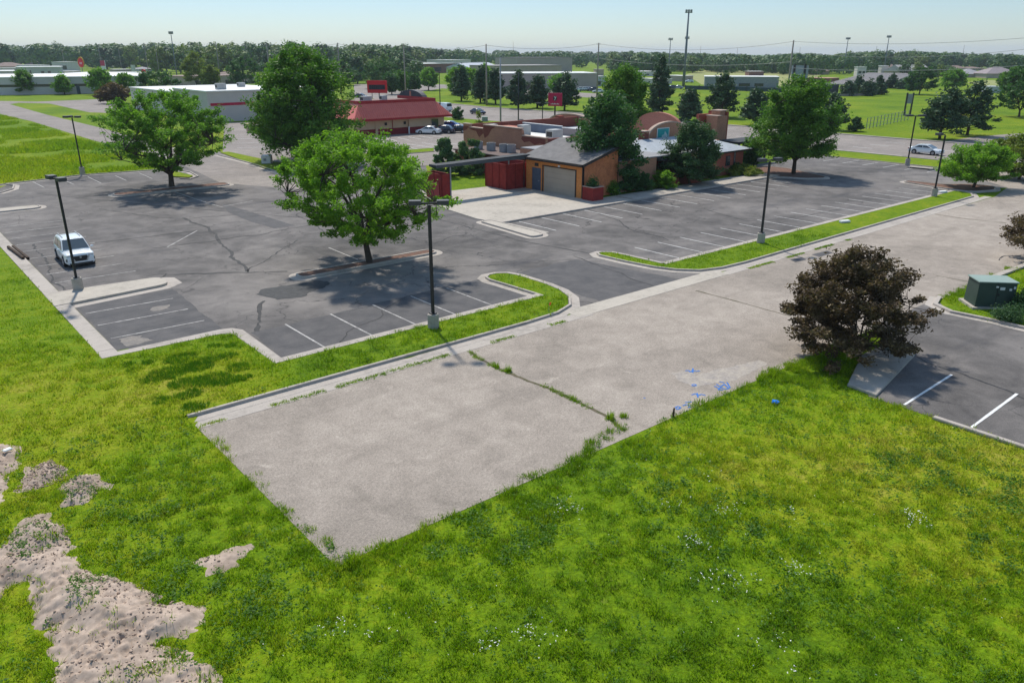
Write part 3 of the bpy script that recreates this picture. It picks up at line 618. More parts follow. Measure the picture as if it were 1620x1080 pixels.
scatter(430000, B1, 0, 28, 11, .06, .16, .13, .032, None, .9)
scatter(190000, B1, 28, 45, 9, .07, .17, .20, .045, None, .8)
scatter(90000, B1, 45, 75, 7, .08, .15, .34, .05)
# ranker tufts: patchy, and along pavement edges and cracks
scatter(60000, B1, 0, 60, 14, .12, .26, .17, .028, lambda x, y: (fbm(x, y, .35, 41) > .60) & (y < 29))
def edge_t(x, y): return (np.abs(pdist(x, y, STREET_P)) < .55) & (y < 27)
scatter(45000, (6, 60, 14, 29), 0, 70, 12, .08, .20, .14, .024, edge_t)
cxy = np.array([(q.x, q.y) for q in CRACK_W]); r_ = rng.integers(0, len(cxy), 420); q = cxy[r_]+rng.normal(0, .09, (420, 2))
k = (fbm(q[:, 0], q[:, 1], .8, 50) > .42) | (q[:, 1] < 19.5); q = q[k]; VV.append(blades(q[:, 0], q[:, 1], np.full(len(q), .02), 9, rng.uniform(.03, .10, len(q)), .10, .025))
for (px, py, s_) in ((785, 580, .28), (805, 587, .35), (905, 632, .18), (965, 662, .35), (560, 893, .6), (1205, 604, .5), (1222, 596, .4), (0, 0, 0), (985, 660, .25), (700, 690, .0)):
    if s_: a = G(px, py); VV.append(blades(np.full(4, a[0])+rng.normal(0, .06, 4), np.full(4, a[1])+rng.normal(0, .06, 4), np.zeros(4), 22, np.full(4, s_), .13, .035, .35))
n = 2600; x = rng.uniform(8.2, 60, n); y = 29.32+rng.normal(0, .07, n); k = fbm(x, y*0, .5, 61) > .50; x, y = x[k], y[k]; k = (x < 29) | (x > 46); x, y = x[k], y[k]
VV.append(blades(x, y, np.full(len(x), .02), 8, rng.uniform(.04, .10, len(x)), .10, .03))
def tgrow(x, y): return (np.hypot(x-33.5, y-16.6)+(fbm(x, y, .6, 77)-.5)*4 < 3.4) & (fbm(x, y, 1.6, 78) > .47)
scatter(16000, (28, 40, 10, 22), 0, 60, 14, .10, .26, .16, .03, tgrow)
V = np.concatenate(VV); VV = []
link("grass_blades", npmesh("grass_blades", V, np.arange(len(V)).reshape(-1, 3)), BLADE)["kind"] = "stuff"
# far rough grass beside the back road: taller, sparse clumps
x = rng.uniform(-30, 36, 90000); y = rng.uniform(100, 300, 90000)
k = ~inpoly(x, y, LOT_P) & ~inpoly(x, y, BACKROAD) & vis(x, y, 30) & (pdist(x, y, LOT_P) > 1.2) & (pdist(x, y, BACKROAD) > .8) & (x < 31) & (fbm(x, y, .12, 71) > .47); x, y = x[k], y[k]
V = blades(x, y, np.zeros(len(x)), 5, rng.uniform(.2, .75, len(x))*(.3+fbm(x, y, .07, 75)), .6, .16, .8)
link("rough_grass", npmesh("rough_grass", V, np.arange(len(V)).reshape(-1, 3)), BLADE)["kind"] = "stuff"
# clover: broad small leaves, in the round dark patches of the verge and drifting through the field
CLOV = leafmat("clover_leaves", (.05, .13, .014), (.085, .19, .016), (.13, .25, .022), .4, 1.5, 12)
def leaves_at(x, y, z, n, rad, h, sz):
    x = np.repeat(x, n); y = np.repeat(y, n); z = np.repeat(z, n); m = len(x); a = rng.uniform(0, 6.283, m); r = rad*np.sqrt(rng.uniform(0, 1, m))
    c = np.stack([x+np.cos(a)*r, y+np.sin(a)*r, z+rng.uniform(.2, 1, m)*h], 1); u = rng.normal(0, 1, (m, 3)); u[:, 2] *= .35; u /= np.linalg.norm(u, axis=1)[:, None]
    v = np.cross(u, rng.normal(0, 1, (m, 3))+np.array([0, 0, 0.01])); v[:, 2] *= .4; v /= np.linalg.norm(v, axis=1)[:, None]+1e-6
    s = (sz*rng.uniform(.6, 1.3, m))[:, None]; return np.stack([c-u*s, c-v*s*.6, c+u*s, c+v*s*.6], 1).reshape(-1, 3)
CP = [(687, 581, 1.0), (795, 578, 1.0), (965, 306, 1.5, 10), (980, 440, 1.3, 8), (1278, 353, 1.1, 8), (850, 535, .9, 9), (1025, 492, 1.0, 8), (950, 518, .7, 6), (1145, 240, .6, 5), (1225, 236, .6, 5), (1215, 295, 1.0, 9),
      (900, 385, 1.6, 12), (820, 415, 1.1, 10), (1060, 350, 1.4, 10), (1130, 420, 1.7, 11), (1000, 350, 1.3, 10), (1210, 425, 1.2, 9), (1300, 410, .8, 8), (685, 338, .6, 7), (795, 330, .6, 7), (708, 368, .5, 5), (1090, 320, 1.2, 8), (740, 620, .8, 10), (1050, 560, 1.0, 9)]
lx, ly, lz = [], [], []
for c_ in CP:
    if len(c_) < 4: continue
    a = G(c_[0]*.2963, 480+c_[1]*.2963); ra = c_[2]*.47; k_ = int(330*ra*ra); t_ = rng.uniform(0, 6.283, k_); r_ = ra*np.sqrt(rng.uniform(0, 1, k_))
    lx.append(a[0]+np.cos(t_)*r_*1.1); ly.append(a[1]+np.sin(t_)*r_)
lx = np.concatenate(lx); ly = np.concatenate(ly); k = inpoly(lx, ly, LAWN1); lx, ly = lx[k], ly[k]
LUSH = blades(lx, ly, np.full(len(lx), .115), 12, rng.uniform(.10, .17, len(lx)), .11, .03, .5); link("lush_grass", npmesh("lush_grass", LUSH, np.arange(len(LUSH)).reshape(-1, 3)), leafmat("lush_turf", (.055, .14, .008), (.085, .20, .010), (.13, .25, .014), .35, .8, 8))["kind"] = "stuff"
VV = []
x = rng.uniform(-32, 60, 90000); y = rng.uniform(-10, 31, 90000); k = vis(x, y) & (fbm(x, y, .22, 81) > .63) & (fbm(x, y, 1.3, 82) > .55); x, y = x[k], y[k]; k = lawnmask(x, y) & ~in_dirt(x, y); x, y = x[k], y[k]
k = np.hypot(x, y) < 48; x, y = x[k], y[k]; VV.append(leaves_at(x, y, base_z(x, y), 9, .18, .20, .045))
sx_ = []; 
for k_, c_ in (('a', 380), ('b', 30), ('c', 16), ('e', 20)):
    a = np.array(DIRT[k_]); x = rng.uniform(a[:, 0].min()-1, a[:, 0].max()+1, c_*6); y = rng.uniform(a[:, 1].min()-1, a[:, 1].max()+1, c_*6)
    k = in_dirt(x, y) & (fbm(x, y, .9, 91) > .60); x, y = x[k][:c_], y[k][:c_]; VV.append(leaves_at(x, y, dz(x, y), 8, .16, .10, .04))
x = rng.uniform(-32, 60, 30000); y = rng.uniform(-10, 31, 30000); k = vis(x, y) & (np.hypot(x, y) < 42) & (fbm(x, y, .5, 84) > .42); x, y = x[k], y[k]; k = lawnmask(x, y) & ~in_dirt(x, y); x, y = x[k], y[k]; VV.append(leaves_at(x, y, base_z(x, y)+.03, 7, .10, .13, .038))
V = np.concatenate(VV); link("clover", npmesh("clover", V, np.arange(len(V)).reshape(-1, 4)), CLOV)["kind"] = "stuff"
# white flower heads in loose groups
FLW = M("white_petals", (.80, .80, .74), (.70, .72, .6), 9, .7)
VV = []
for (px, py, n, r) in ((1152, 828, 34, .35), (1095, 874, 30, .35), (1110, 885, 8, .4), (1250, 910, 26, .35), (1272, 920, 16, .3), (1450, 835, 34, .4), (1444, 826, 18, .3), (1160, 932, 40, .6), (1248, 825, 16, .3), (1108, 930, 12, .3), (830, 1022, 26, .3), (855, 1028, 22, .5), (768, 1040, 26, .4), (1020, 1040, 0, .4), (1225, 1030, 22, .6), (535, 1003, 14, .3), (512, 1012, 14, .4), (585, 1020, 8, .3), (900, 815, 20, .6), (1060, 815, 14, .5), (905, 818, 16, .3), (1260, 1070, 14, .4), (1130, 771, 10, .6), (640, 1000, 10, .8), (35, 955, 0, 1)):
    n = int(n*.75)
    if n: a = G(px, py); VV.append(leaves_at(a[0]+rng.normal(0, r*.55, n), a[1]+rng.normal(0, r*.55, n), np.full(n, gz(np.array([a[0]]), np.array([a[1]]))[0]+.19), 2, .03, .06, .022))
x = rng.uniform(-25, 50, 1500); y = rng.uniform(0, 18, 1500); k = vis(x, y) & lawnmask(x, y) & ~in_dirt(x, y) & (fbm(x, y, .2, 95) > .5) & (np.hypot(x, y) < 40); x, y = x[k], y[k]; VV.append(leaves_at(x, y, base_z(x, y)+.12, 1, .02, .05, .018))
V = np.concatenate(VV); link("white_flowers", npmesh("white_flowers", V, np.arange(len(V)).reshape(-1, 4)), FLW)["kind"] = "stuff"
# ================================================================== TREES
def leafquads(C, sz, flat=.55, asp=.5):
    m = len(C); u = rng.normal(0, 1, (m, 3)); u[:, 2] *= flat; u /= np.linalg.norm(u, axis=1)[:, None]
    v = np.cross(u, rng.normal(0, 1, (m, 3))); v /= np.linalg.norm(v, axis=1)[:, None]+1e-6
    s = (sz*rng.uniform(.6, 1.35, m))[:, None]
    return np.stack([C-u*s, C-v*s*asp, C+u*s, C+v*s*asp], 1).reshape(-1, 3)
def profile(kind, t):
    t = np.clip(t, 0, 1)
    if kind == 'vase': return np.where(t < .38, .34+.66*(np.clip(t, 0, .38)/.38)**.75, np.sqrt(np.clip(1-((t-.38)/.64)**2, 0, 1)))
    if kind == 'dome': return np.sqrt(np.clip(1-(t*1.02-.18)**2/.82**2*1.0, 0, 1))*np.where(t < .18, .78+t*1.2, 1)
    if kind == 'cone': return (1-t)**.75*(.55+.45*np.minimum(1, t*6))+.03
    if kind == 'oval': return np.sin(np.pi*np.clip(t*.92+.05, 0, 1))**.55
    if kind == 'pine': return (np.clip(1-t, 0, 1)**.55)*(.7+.3*np.minimum(1, t*5))
    return np.sqrt(np.clip(1-(2*t-1)**2, 0, 1))
def make_tree(name, label, cat, loc, H, R, clear, kind, nt, nl, sz, leafm, seed, group=None, trunk_r=.2, limbs=7, clump=.55, barkm=None, stems=1, flat=.55, droop=0, R2=None, lowjit=.12, lean=(0, 0), inner=.35, asp=.5):
    rr = np.random.default_rng(seed); random.seed(seed)
    th = thing(name, label, cat, loc, 0, group); ch = H-clear
    tips = []
    tries = 0
    while len(tips) < nt and tries < nt*60:
        tries += 1; t = rr.uniform(0, 1); a = rr.uniform(0, 2*np.pi); lob = 1+.16*math.sin(2*a+seed)+.12*math.sin(5*a+seed*1.7+t*3)+.09*math.sin(9*a-seed+t*7)
        rad = R*float(profile(kind, t))*lob; r = rad*(inner+(1-inner)*math.sqrt(rr.uniform(0, 1)))*rr.uniform(.86, 1.06)
        if rr.uniform() > (.12+rad/R): continue
        p = np.array([r*math.cos(a)+lean[0]*t, r*math.sin(a)*(R2/R if R2 else 1)+lean[1]*t, clear+t*ch+rr.normal(0, lowjit)*ch*.2-droop*(r/R)**2])
        if p[2] < .25: p[2] = .25+rr.uniform(0, .3)
        if all(np.linalg.norm((p-q)) > clump*.62*(1-tries/(nt*60)) for q in tips[-400:]): tips.append(p)
    tips = np.array(tips)
    # leaves in elongated sprays round each tip
    cnt = rr.multinomial(nl, rr.dirichlet(np.full(len(tips), 3.0))); idx = np.repeat(np.arange(len(tips)), cnt)
    out = tips-np.array([lean[0]*.5, lean[1]*.5, clear*.7+ch*.1]); out /= np.linalg.norm(out, axis=1)[:, None]+1e-6
    cs = clump*rr.uniform(.55, 1.25, len(tips)); g = rr.normal(0, 1, (len(idx), 3)); g /= np.linalg.norm(g, axis=1)[:, None]; g *= rr.uniform(0, 1, (len(idx), 1))**.45
    C = tips[idx]+g*cs[idx][:, None]*np.array([1, 1, .55])+out[idx]*(rr.uniform(-.9, .7, len(idx))*cs[idx])[:, None]
    C[:, 2] = np.maximum(C[:, 2], .08)
    if flat > .85:
        nv = g+out[idx]*.9+rr.normal(0, .35, g.shape); nv /= np.linalg.norm(nv, axis=1)[:, None]; uu = np.cross(nv, rr.normal(0, 1, g.shape)); uu /= np.linalg.norm(uu, axis=1)[:, None]; vv = np.cross(nv, uu); sq = (sz*rr.uniform(.6, 1.35, len(C)))[:, None]
        V = np.stack([C-uu*sq, C-vv*sq*asp, C+uu*sq, C+vv*sq*asp], 1).reshape(-1, 3)
    else: V = leafquads(C, sz, flat, asp)
    crown = link("crown", npmesh("crown", V, np.arange(len(V)).reshape(-1, 4)), leafm, th)
    mb = MB(); sp = [(0, 0)] if stems == 1 else [(.25*math.cos(6.28*i/stems+seed), .25*math.sin(6.28*i/stems+seed)) for i in range(stems)]
    if kind in ('cone', 'pine'):
        mb.tube([(0, 0, -.1), (0, 0, H*.3), (lean[0]*.5, lean[1]*.5, H*.6), (lean[0], lean[1], H*.93)], [trunk_r*1.25, trunk_r, trunk_r*.6, trunk_r*.12], 8)
        for i in rr.choice(len(tips), min(len(tips), 70), False):
            q = tips[i]; z = max(clear*.6, q[2]-.25*np.hypot(q[0], q[1])); mb.tube([(0, 0, z), tuple(q)], [trunk_r*.28*(1-z/H)+.02, .015], 4, False)
    else:
        fs = clear*rr.uniform(.55, .8) if clear > .8 else .35
        ends = [tips[rr.integers(len(tips))]]
        for _ in range(limbs-1):
            dmin = np.min([np.linalg.norm(tips-e, axis=1) for e in ends], 0); ends.append(tips[int(np.argmax(dmin*rr.uniform(.7, 1, len(tips))))])
        paths = []; tr_top = np.array([rr.normal(0, .1), rr.normal(0, .1), fs])
        if stems == 1:
            mb.tube([(0, 0, -.1), (0, 0, .12), (tr_top[0]*.6, tr_top[1]*.6, fs*.6), tuple(tr_top)], [trunk_r*1.6, trunk_r*1.15, trunk_r, trunk_r*.9], 9, False)
        for li, e in enumerate(ends):
            s0 = tr_top if stems == 1 else np.array([*sp[li % stems], -.05]); e2 = s0+(e-s0)*.88
            mid = s0+(e2-s0)*.45; mid[2] = s0[2]+(e2[2]-s0[2])*.58+.25; m1 = s0+(mid-s0)*.5+np.array([0, 0, .18])
            pts = [s0, m1, mid, (mid+e2)/2+rr.normal(0, .15, 3), e2]; r0 = trunk_r*rr.uniform(.5, .72)
            mb.tube([tuple(p) for p in pts], [r0, r0*.82, r0*.6, r0*.36, r0*.12], 6, False); paths.append(pts)
        for q in tips:
            best = None
            for pts in paths:
                for j in range(1, 5):
                    d_ = np.linalg.norm(pts[j]-q)+(.4 if pts[j][2] > q[2] else 0)
                    if best is None or d_ < best[0]: best = (d_, pts[j], j)
            b0 = best[1]; mid = (b0+q)/2+np.array([0, 0, -.08])+rr.normal(0, .08*best[0], 3)
            mb.tube([tuple(b0), tuple(mid), tuple(q)], [trunk_r*.17, trunk_r*.11, trunk_r*.04], 4, False)
    mb.build("trunk", barkm or BARK, th, smooth=True); return th
LF_LOCUST = leafmat("locust_leaves", (0.060, 0.152, 0.021), (0.134, 0.278, 0.032), (0.251, 0.430, 0.045), .38, .9, 7)
LF_BRIGHT = leafmat("bright_leaves", (0.078, 0.177, 0.017), (0.177, 0.340, 0.028), (0.283, 0.453, 0.042), .42, .9, 7)
LF_CYP = leafmat("cypress_leaves", (0.042, 0.114, 0.017), (0.100, 0.218, 0.025), (0.177, 0.312, 0.038), .3, .6, 5)
LF_DARK = leafmat("dark_leaves", (0.024, 0.073, 0.024), (0.056, 0.140, 0.036), (0.110, 0.220, 0.056), .25, .8, 6)
LF_SPRUCE = leafmat("juniper_leaves", (0.031, 0.077, 0.026), (0.065, 0.138, 0.046), (0.115, 0.202, 0.067), .18, 1.2, 9)
LF_PURPLE = leafmat("purple_leaves", (0.048, 0.030, 0.018), (0.114, 0.074, 0.041), (0.228, 0.168, 0.078), .22, 1.3, 9)
LF_OLIVE = leafmat("olive_leaves", (0.080, 0.136, 0.019), (0.176, 0.232, 0.032), (0.272, 0.272, 0.064), .3, 1, 7)
LF_BROWN = leafmat("bronze_leaves", (0.072, 0.045, 0.032), (0.144, 0.096, 0.056), (0.208, 0.144, 0.080), .25, 1, 7)
LF_GREY = leafmat("grey_green_leaves", (0.048, 0.112, 0.045), (0.112, 0.208, 0.088), (0.192, 0.304, 0.136), .3, 1, 7)
def TT(px, py, left, right, top, **k):
    x, y = G(px, py); m = MPP(x, y); return (x, y), HT(px, py, top), (right-left)/2*m*.92
(loc, H, R) = TT(575, 413, 432, 680, 215); loc = (loc[0], 47.5)
R *= 1.10; H *= 1.0
make_tree("locust_tree", "bright green spreading tree on the mulched island in the middle of the lot", "tree", loc, H, R, 2.0, 'vase', 420, 70000, .095, LF_BRIGHT, 11, None, .22, 11, .50, lean=(-.5, .5))
(loc, H, R) = TT(272, 297, 150, 375, 146)
make_tree("locust_tree", "wide dark green tree on the farther mulched island, left of the tall oval tree", "tree", loc, H, R, 2.3, 'vase', 330, 40000, .135, LF_LOCUST, 23, None, .28, 10, .62, inner=.25)
(loc, H, R) = TT(487, 255, 396, 578, 76)
make_tree("broad_tree", "tallest dark green tree, standing between the white and the red-roofed buildings", "tree", loc, H, R*1.02, 1.6, 'dome', 330, 60000, .20, LF_CYP, 5, None, .36, 8, 1.25, inner=.2)
(loc, H, R) = TT(982, 297, 914, 1032, 150); loc = (63.0, 59.3); R *= 1.14; H *= .97
make_tree("broad_tree", "dark green tree rising behind the orange garage", "tree", loc, H*1.03, R, .7, 'dome', 190, 42000, .15, LF_DARK, 31, None, .24, 7, .85, inner=.2)
(loc, H, R) = TT(985, 232, 944, 1030, 99)
make_tree("cypress_tree", "pointed lighter green tree directly behind the dark tree by the garage", "tree", loc, H*.95, R*1.12, 1.5, 'dome', 170, 30000, .20, LF_CYP, 37, None, .3, 7, .95, inner=.2)
(loc, H, R) = TT(1098, 295, 1053, 1144, 196); loc = (72.3, 54.9)
make_tree("evergreen_tree", "rounded dark evergreen in front of the grey roofed brick wing", "tree", loc, H, R, .9, 'dome', 150, 34000, .12, LF_SPRUCE, 41, None, .16, 6, .65, inner=.25)
(loc, H, R) = TT(1255, 276, 1194, 1321, 125)
make_tree("cypress_tree", "tall feathery green tree on the mulch point at the end of the walkway", "tree", loc, H, R, 2.2, 'dome', 210, 40000, .16, LF_CYP, 47, None, .24, 7, .95, inner=.2)
(loc, H, R) = TT(1390, 566, 1243, 1476, 396); loc = (35.9, 16.4)
make_tree("purple_leaf_tree", "large purple leaf shrubby tree beside the concrete nose of the driveway", "tree", loc, H*.95, R*1.0, .75, 'dome', 290, 58000, .078, LF_PURPLE, 58, None, .10, 10, .42, stems=5, lowjit=.22, lean=(-.3, .5), inner=.25, droop=.35)
(loc, H, R) = TT(1540, 299, 1484, 1594, 229); loc = (94.6, 33.3)
make_tree("small_tree", "low bushy bright green tree in the round mulched island at the lot corner", "tree", loc, H, R, 1.2, 'dome', 120, 24000, .12, LF_BRIGHT, 59, None, .16, 6, .65, inner=.25)
(loc, H, R) = TT(1612, 284, 1562, 1668, 216)
make_tree("small_tree", "olive green bushy tree behind the low bright tree, at the right edge", "tree", loc, H, R, .8, 'dome', 110, 22000, .14, LF_OLIVE, 61, None, .15, 6, .75, inner=.25)
x, y = G(1662, 415); make_tree("purple_leaf_tree", "purple leaf tree cut off by the right edge of the picture", "tree", (x, y), 3.9, 2.9, .9, 'dome', 120, 26000, .09, LF_PURPLE, 67, None, .12, 6, .6, stems=4, inner=.3)
# park conifers east of the main road and other mid-distance trees
PINE = leafmat("pine_needles", (0.022, 0.059, 0.025), (0.052, 0.107, 0.048), (0.092, 0.156, 0.067), .12, .5, 5)
for i, (bx_, by_, l, r, t, lab) in enumerate((
 (730, 160, 708, 746, 106, "dark pine on the park lawn, first to the right of the red roof"), (760, 163, 744, 777, 112, "small dark pine left of the tall steel pole"),
 (784, 165, 764, 802, 110, "dark pine between the steel pole and the black lamppost"), (820, 172, 802, 837, 114, "slender dark pine behind the black lamppost"),
 (850, 171, 831, 867, 121, "dark pine directly left of the pink square sign"), (893, 175, 868, 917, 117, "broad dark pine directly right of the pink square sign"),
 (1041, 187, 1020, 1068, 92, "tall dark pine right of the pointed green tree"), (1089, 192, 1066, 1114, 143, "short spreading dark pine beside the brick arch"),
 (1141, 186, 1112, 1174, 117, "largest dark pine on the park lawn, above the brick chimney"), (1194, 198, 1172, 1222, 141, "round dark pine left of the feathery tree by the walkway"),
 (1314, 206, 1299, 1340, 150, "dark pine half hidden right of the feathery tree"), (1486, 220, 1449, 1522, 142, "left pine of the wide pair near the side road"),
 (1530, 214, 1496, 1578, 132, "right pine of the wide pair near the side road"))):
    loc, H, R = TT(bx_, by_, l, r, t); make_tree("pine_tree", lab, "pine tree", loc, H, R*1.05, H*(.16 if bx_ != 1486 else .2), 'pine', 75, 5200, .34 if by_ < 200 else .3, PINE, 100+i, "pines on the park lawn", .22, 5, 1.0, flat=.4, lowjit=.25, inner=.3)
for i, (bx_, by_, l, r, t, kind, lm, nm, lab) in enumerate((
 (42, 150, 21, 56, 112, 'dome', LF_CYP, "street_tree", "leftmost lawn tree in front of the long white office building"), (102, 150, 86, 111, 120, 'dome', LF_LOCUST, "street_tree", "smallest lawn tree at the middle of the white office building"),
 (160, 150, 138, 178, 109, 'dome', LF_LOCUST, "street_tree", "green tree behind the bronze tree at the white office building"), (181, 164, 155, 197, 134, 'dome', LF_BROWN, "bronze_tree", "bronze leafed small tree by the parking entrance at the left"),
 (201, 148, 187, 210, 118, 'oval', LF_LOCUST, "street_tree", "slim green tree at the right end of the white office building"), (252, 158, 214, 300, 112, 'dome', LF_DARK, "broad_tree", "wide dark tree behind the white building with the red stripe"),
 (312, 139, 290, 337, 84, 'dome', LF_OLIVE, "broad_tree", "yellowish green tree above the white building with the red stripe"), (336, 143, 320, 353, 106, 'oval', LF_OLIVE, "broad_tree", "small yellow green tree right of the yellowish tree"),
 (388, 141, 358, 420, 90, 'dome', LF_DARK, "broad_tree", "dark tree just left of the tallest tree's crown"), (603, 140, 572, 640, 96, 'dome', LF_DARK, "broad_tree", "dark tree directly above the red roadside sign"),
 (620, 150, 612, 632, 118, 'oval', LF_DARK, "street_tree", "narrow dark tree just right of the red roadside sign"), (635, 149, 624, 644, 116, 'oval', LF_CYP, "street_tree", "narrow dark tree at the foot of the wooden pole"),
 (653, 146, 642, 668, 118, 'dome', LF_DARK, "street_tree", "dark street tree right of the wooden pole"), (678, 143, 664, 700, 108, 'dome', LF_LOCUST, "street_tree", "street tree with yellowish crown behind the red roof"),
 (746, 150, 744, 768, 110, 'oval', LF_BRIGHT, "street_tree", "bright green tree behind the small dark pine"), (722, 150, 712, 745, 106, 'dome', LF_BRIGHT, "street_tree", "bright green tree behind the first park pine"),
 (768, 148, 758, 786, 104, 'dome', LF_BRIGHT, "street_tree", "bright green round tree left of the school buildings"), (884, 152, 868, 898, 120, 'oval', LF_LOCUST, "street_tree", "light green tree in the school car park behind the pink sign"),
 (1454, 150, 1436, 1483, 108, 'dome', LF_DARK, "park_tree", "dark tree with a clear trunk above the small board sign"), (1506, 143, 1488, 1528, 110, 'dome', LF_LOCUST, "park_tree", "green tree right of the dark park tree, behind the pine pair"),
 (1612, 185, 1578, 1660, 105, 'dome', LF_DARK, "broad_tree", "large dark tree cut by the right edge, above the side road"), (1596, 152, 1574, 1622, 108, 'dome', LF_CYP, "broad_tree", "mid green tree behind the large dark tree at the right edge"))):
    loc, H, R = TT(bx_, by_, l, r, t); make_tree(nm, lab, "tree", loc, H, R, H*.2, kind, 90, 6500, .36, lm, 200+i, None, .22, 5, 1.1, inner=.25)
# shrubs round the brick restaurant
def shrub(nm, lab, px, py, l, r, t, lm, kind='dome', nl=7000, sz=.09, seed=1, cat="shrub", clear=.05, loc=None, R2=None):
    lc, H, R = TT(px, py, l, r, t); return make_tree(nm, lab, cat, loc or lc, H, R, clear, kind, 60, nl, sz, lm, seed, None, .05, 5, .36, stems=3, inner=.2, R2=R2)
shrub("shrub", "round bright green bush in front of the dark recess of the brick wing", 1050, 299, 1032, 1070, 271, LF_BRIGHT, seed=300)
shrub("shrub", "weedy green bush against the orange wall beside the red planter box", 968, 308, 955, 976, 288, LF_BRIGHT, seed=301, nl=3000)
shrub("shrub", "broad dark shrub between the orange wall and the dark tree", 992, 303, 975, 1012, 262, LF_DARK, seed=308, nl=9000, sz=.11)
shrub("shrub", "dark shrub under the dark tree at the corner of the concrete walk", 1018, 303, 1002, 1034, 276, LF_DARK, seed=302, nl=6000)
shrub("evergreen_shrub", "left of the two blue green shrubs beside the thin black canopy", 705, 279, 680, 722, 218, LF_GREY, seed=303, nl=14000, sz=.13)
shrub("evergreen_shrub", "right of the two blue green shrubs beside the thin black canopy", 744, 277, 718, 770, 222, LF_GREY, seed=304, nl=16000, sz=.13)
shrub("conifer", "narrow pointed conifer, brown at its base, by the parked dark cars", 739, 232, 727, 752, 171, LF_OLIVE, 'cone', seed=305, nl=9000, sz=.12, cat="conifer", loc=(70.2, 91.5))
shrub("shrub", "dark bush beside the red roofed building's right end", 724, 189, 714, 736, 171, LF_DARK, seed=306, nl=3000, sz=.2)
shrub("shrub", "small round bush on the verge behind the brick arches", 1113, 201, 1106, 1121, 189, LF_DARK, seed=307, nl=2500, sz=.15)
for i, (a, b, c_, r_e, t, lab) in enumerate(((1180, 262, 1170, 1192, 222, "left columnar dark arborvitae under the black canopy"), (1194, 262, 1184, 1206, 226, "right columnar dark arborvitae under the black canopy"))):
    shrub("arborvitae", lab, a, b, c_-1, c_+22, t, LF_DARK, 'oval', seed=310+i, nl=8000, sz=.11)
make_tree("juniper", "low spreading yellow green juniper at the end of the brick wing", "juniper", G(1176, 276), .95, 2.6, .05, 'dome', 80, 12000, .10, LF_OLIVE, 320, None, .05, 6, .45, stems=3)
make_tree("juniper", "low dark spreading juniper touching the brick wing's corner", "juniper", G(1158, 274), 1.1, 1.8, .05, 'dome', 60, 9000, .10, LF_DARK, 321, None, .05, 6, .4, stems=3)
shrub("shrub", "lone low bush on the park lawn beside the wire fence", 1353, 208, 1339, 1366, 186, LF_SPRUCE, seed=322, nl=3000, sz=.18)
shrub("shrub", "low sprawling bush in front of the green transformer cabinet", 1592, 508, 1574, 1618, 489, LF_SPRUCE, seed=323, nl=5000, sz=.05)
shrub("shrub", "dark bush behind the green transformer cabinet at the right edge", 1624, 495, 1606, 1650, 458, LF_SPRUCE, seed=324, nl=7000, sz=.06)
for i, (px, py, l, r, t, lab) in enumerate(((1340, 152, 1328, 1352, 130, "first small pine of the hedge beside the stadium wall"), (1356, 149, 1346, 1368, 124, "second small pine of the hedge beside the stadium wall"), (1372, 152, 1360, 1384, 126, "third small pine of the hedge beside the stadium wall"),
 (1390, 150, 1378, 1402, 122, "fourth small pine of the hedge beside the stadium wall"), (1410, 140, 1402, 1420, 118, "small pine right of the hedge, against the dark wall"), (1428, 141, 1416, 1440, 126, "last small pine at the right end of the dark wall"))):
    loc, H, R = TT(px, py, l, r, t); make_tree("pine_tree", lab, "pine tree", loc, H, R*1.1, .3, 'pine', 45, 2600, .42, PINE, 330+i, "small pines by the stadium wall", .15, 4, 1.1, inner=.2)
# individual trees of the neighbourhood behind: ten crowns, copied
LFB = [leafmat("far_leaves_%d" % i, *c_, .2, .25, 1.4) for i, c_ in enumerate([((.035, .095, .026), (.07, .155, .034), (.115, .205, .045)), ((.05, .11, .02), (.105, .185, .028), (.16, .235, .04)), ((.08, .13, .02), (.16, .225, .03), (.22, .27, .045)), ((.028, .075, .034), (.055, .12, .045), (.085, .155, .055))])]
protos = []
for i in range(12):
    t = make_tree("background_tree", "leafy green tree of the wooded neighbourhood", "tree", (0, 0), 12, 5.2, 1.4, ['dome', 'dome', 'oval', 'dome'][i % 4], 60, 1700, .52, LFB[(0, 1, 2, 0, 3, 1, 0, 2, 1, 0, 3, 0)[i]], 400+i, None, .3, 5, 1.5, inner=.15, asp=.75, flat=.9)
    protos.append(t)
zones = [(240, "left, behind the white offices"), (560, "behind the tallest dark tree"), (760, "beyond the red roadside sign"), (1000, "behind the school buildings"), (1260, "beyond the sports field"), (1450, "behind the stadium stands"), (2000, "behind the grey roofed houses at the right")]
kinds = ["large dark", "mid green", "pale green", "deep green", "blue green"]
BP = []
rb = np.random.default_rng(99)
def clear_of(px, py):
    for (a, b, c_, d_) in ((-80, 165, 107, 160), (160, 235, 111, 150), (664, 790, 107, 120), (755, 965, 103, 150), (1108, 1330, 112, 150), (1300, 1425, 112, 150), (1425, 1480, 112, 122), (1505, 1620, 109, 135), (255, 420, 123, 160), (960, 1110, 118, 165), (1262, 1315, 106, 122), (1160, 1260, 102, 118), (1330, 1620, 128, 200), (-20, 70, 100, 114)):
        if a-3 < px < b+3 and c_ < py < d_: return False
    return True
def topline(px): return float(np.interp(px, [-60, 0, 150, 300, 420, 560, 640, 700, 800, 1000, 1200, 1400, 1620, 1700], [70, 69, 70, 68, 66, 68, 72, 77, 80, 82, 86, 80, 86, 86]))
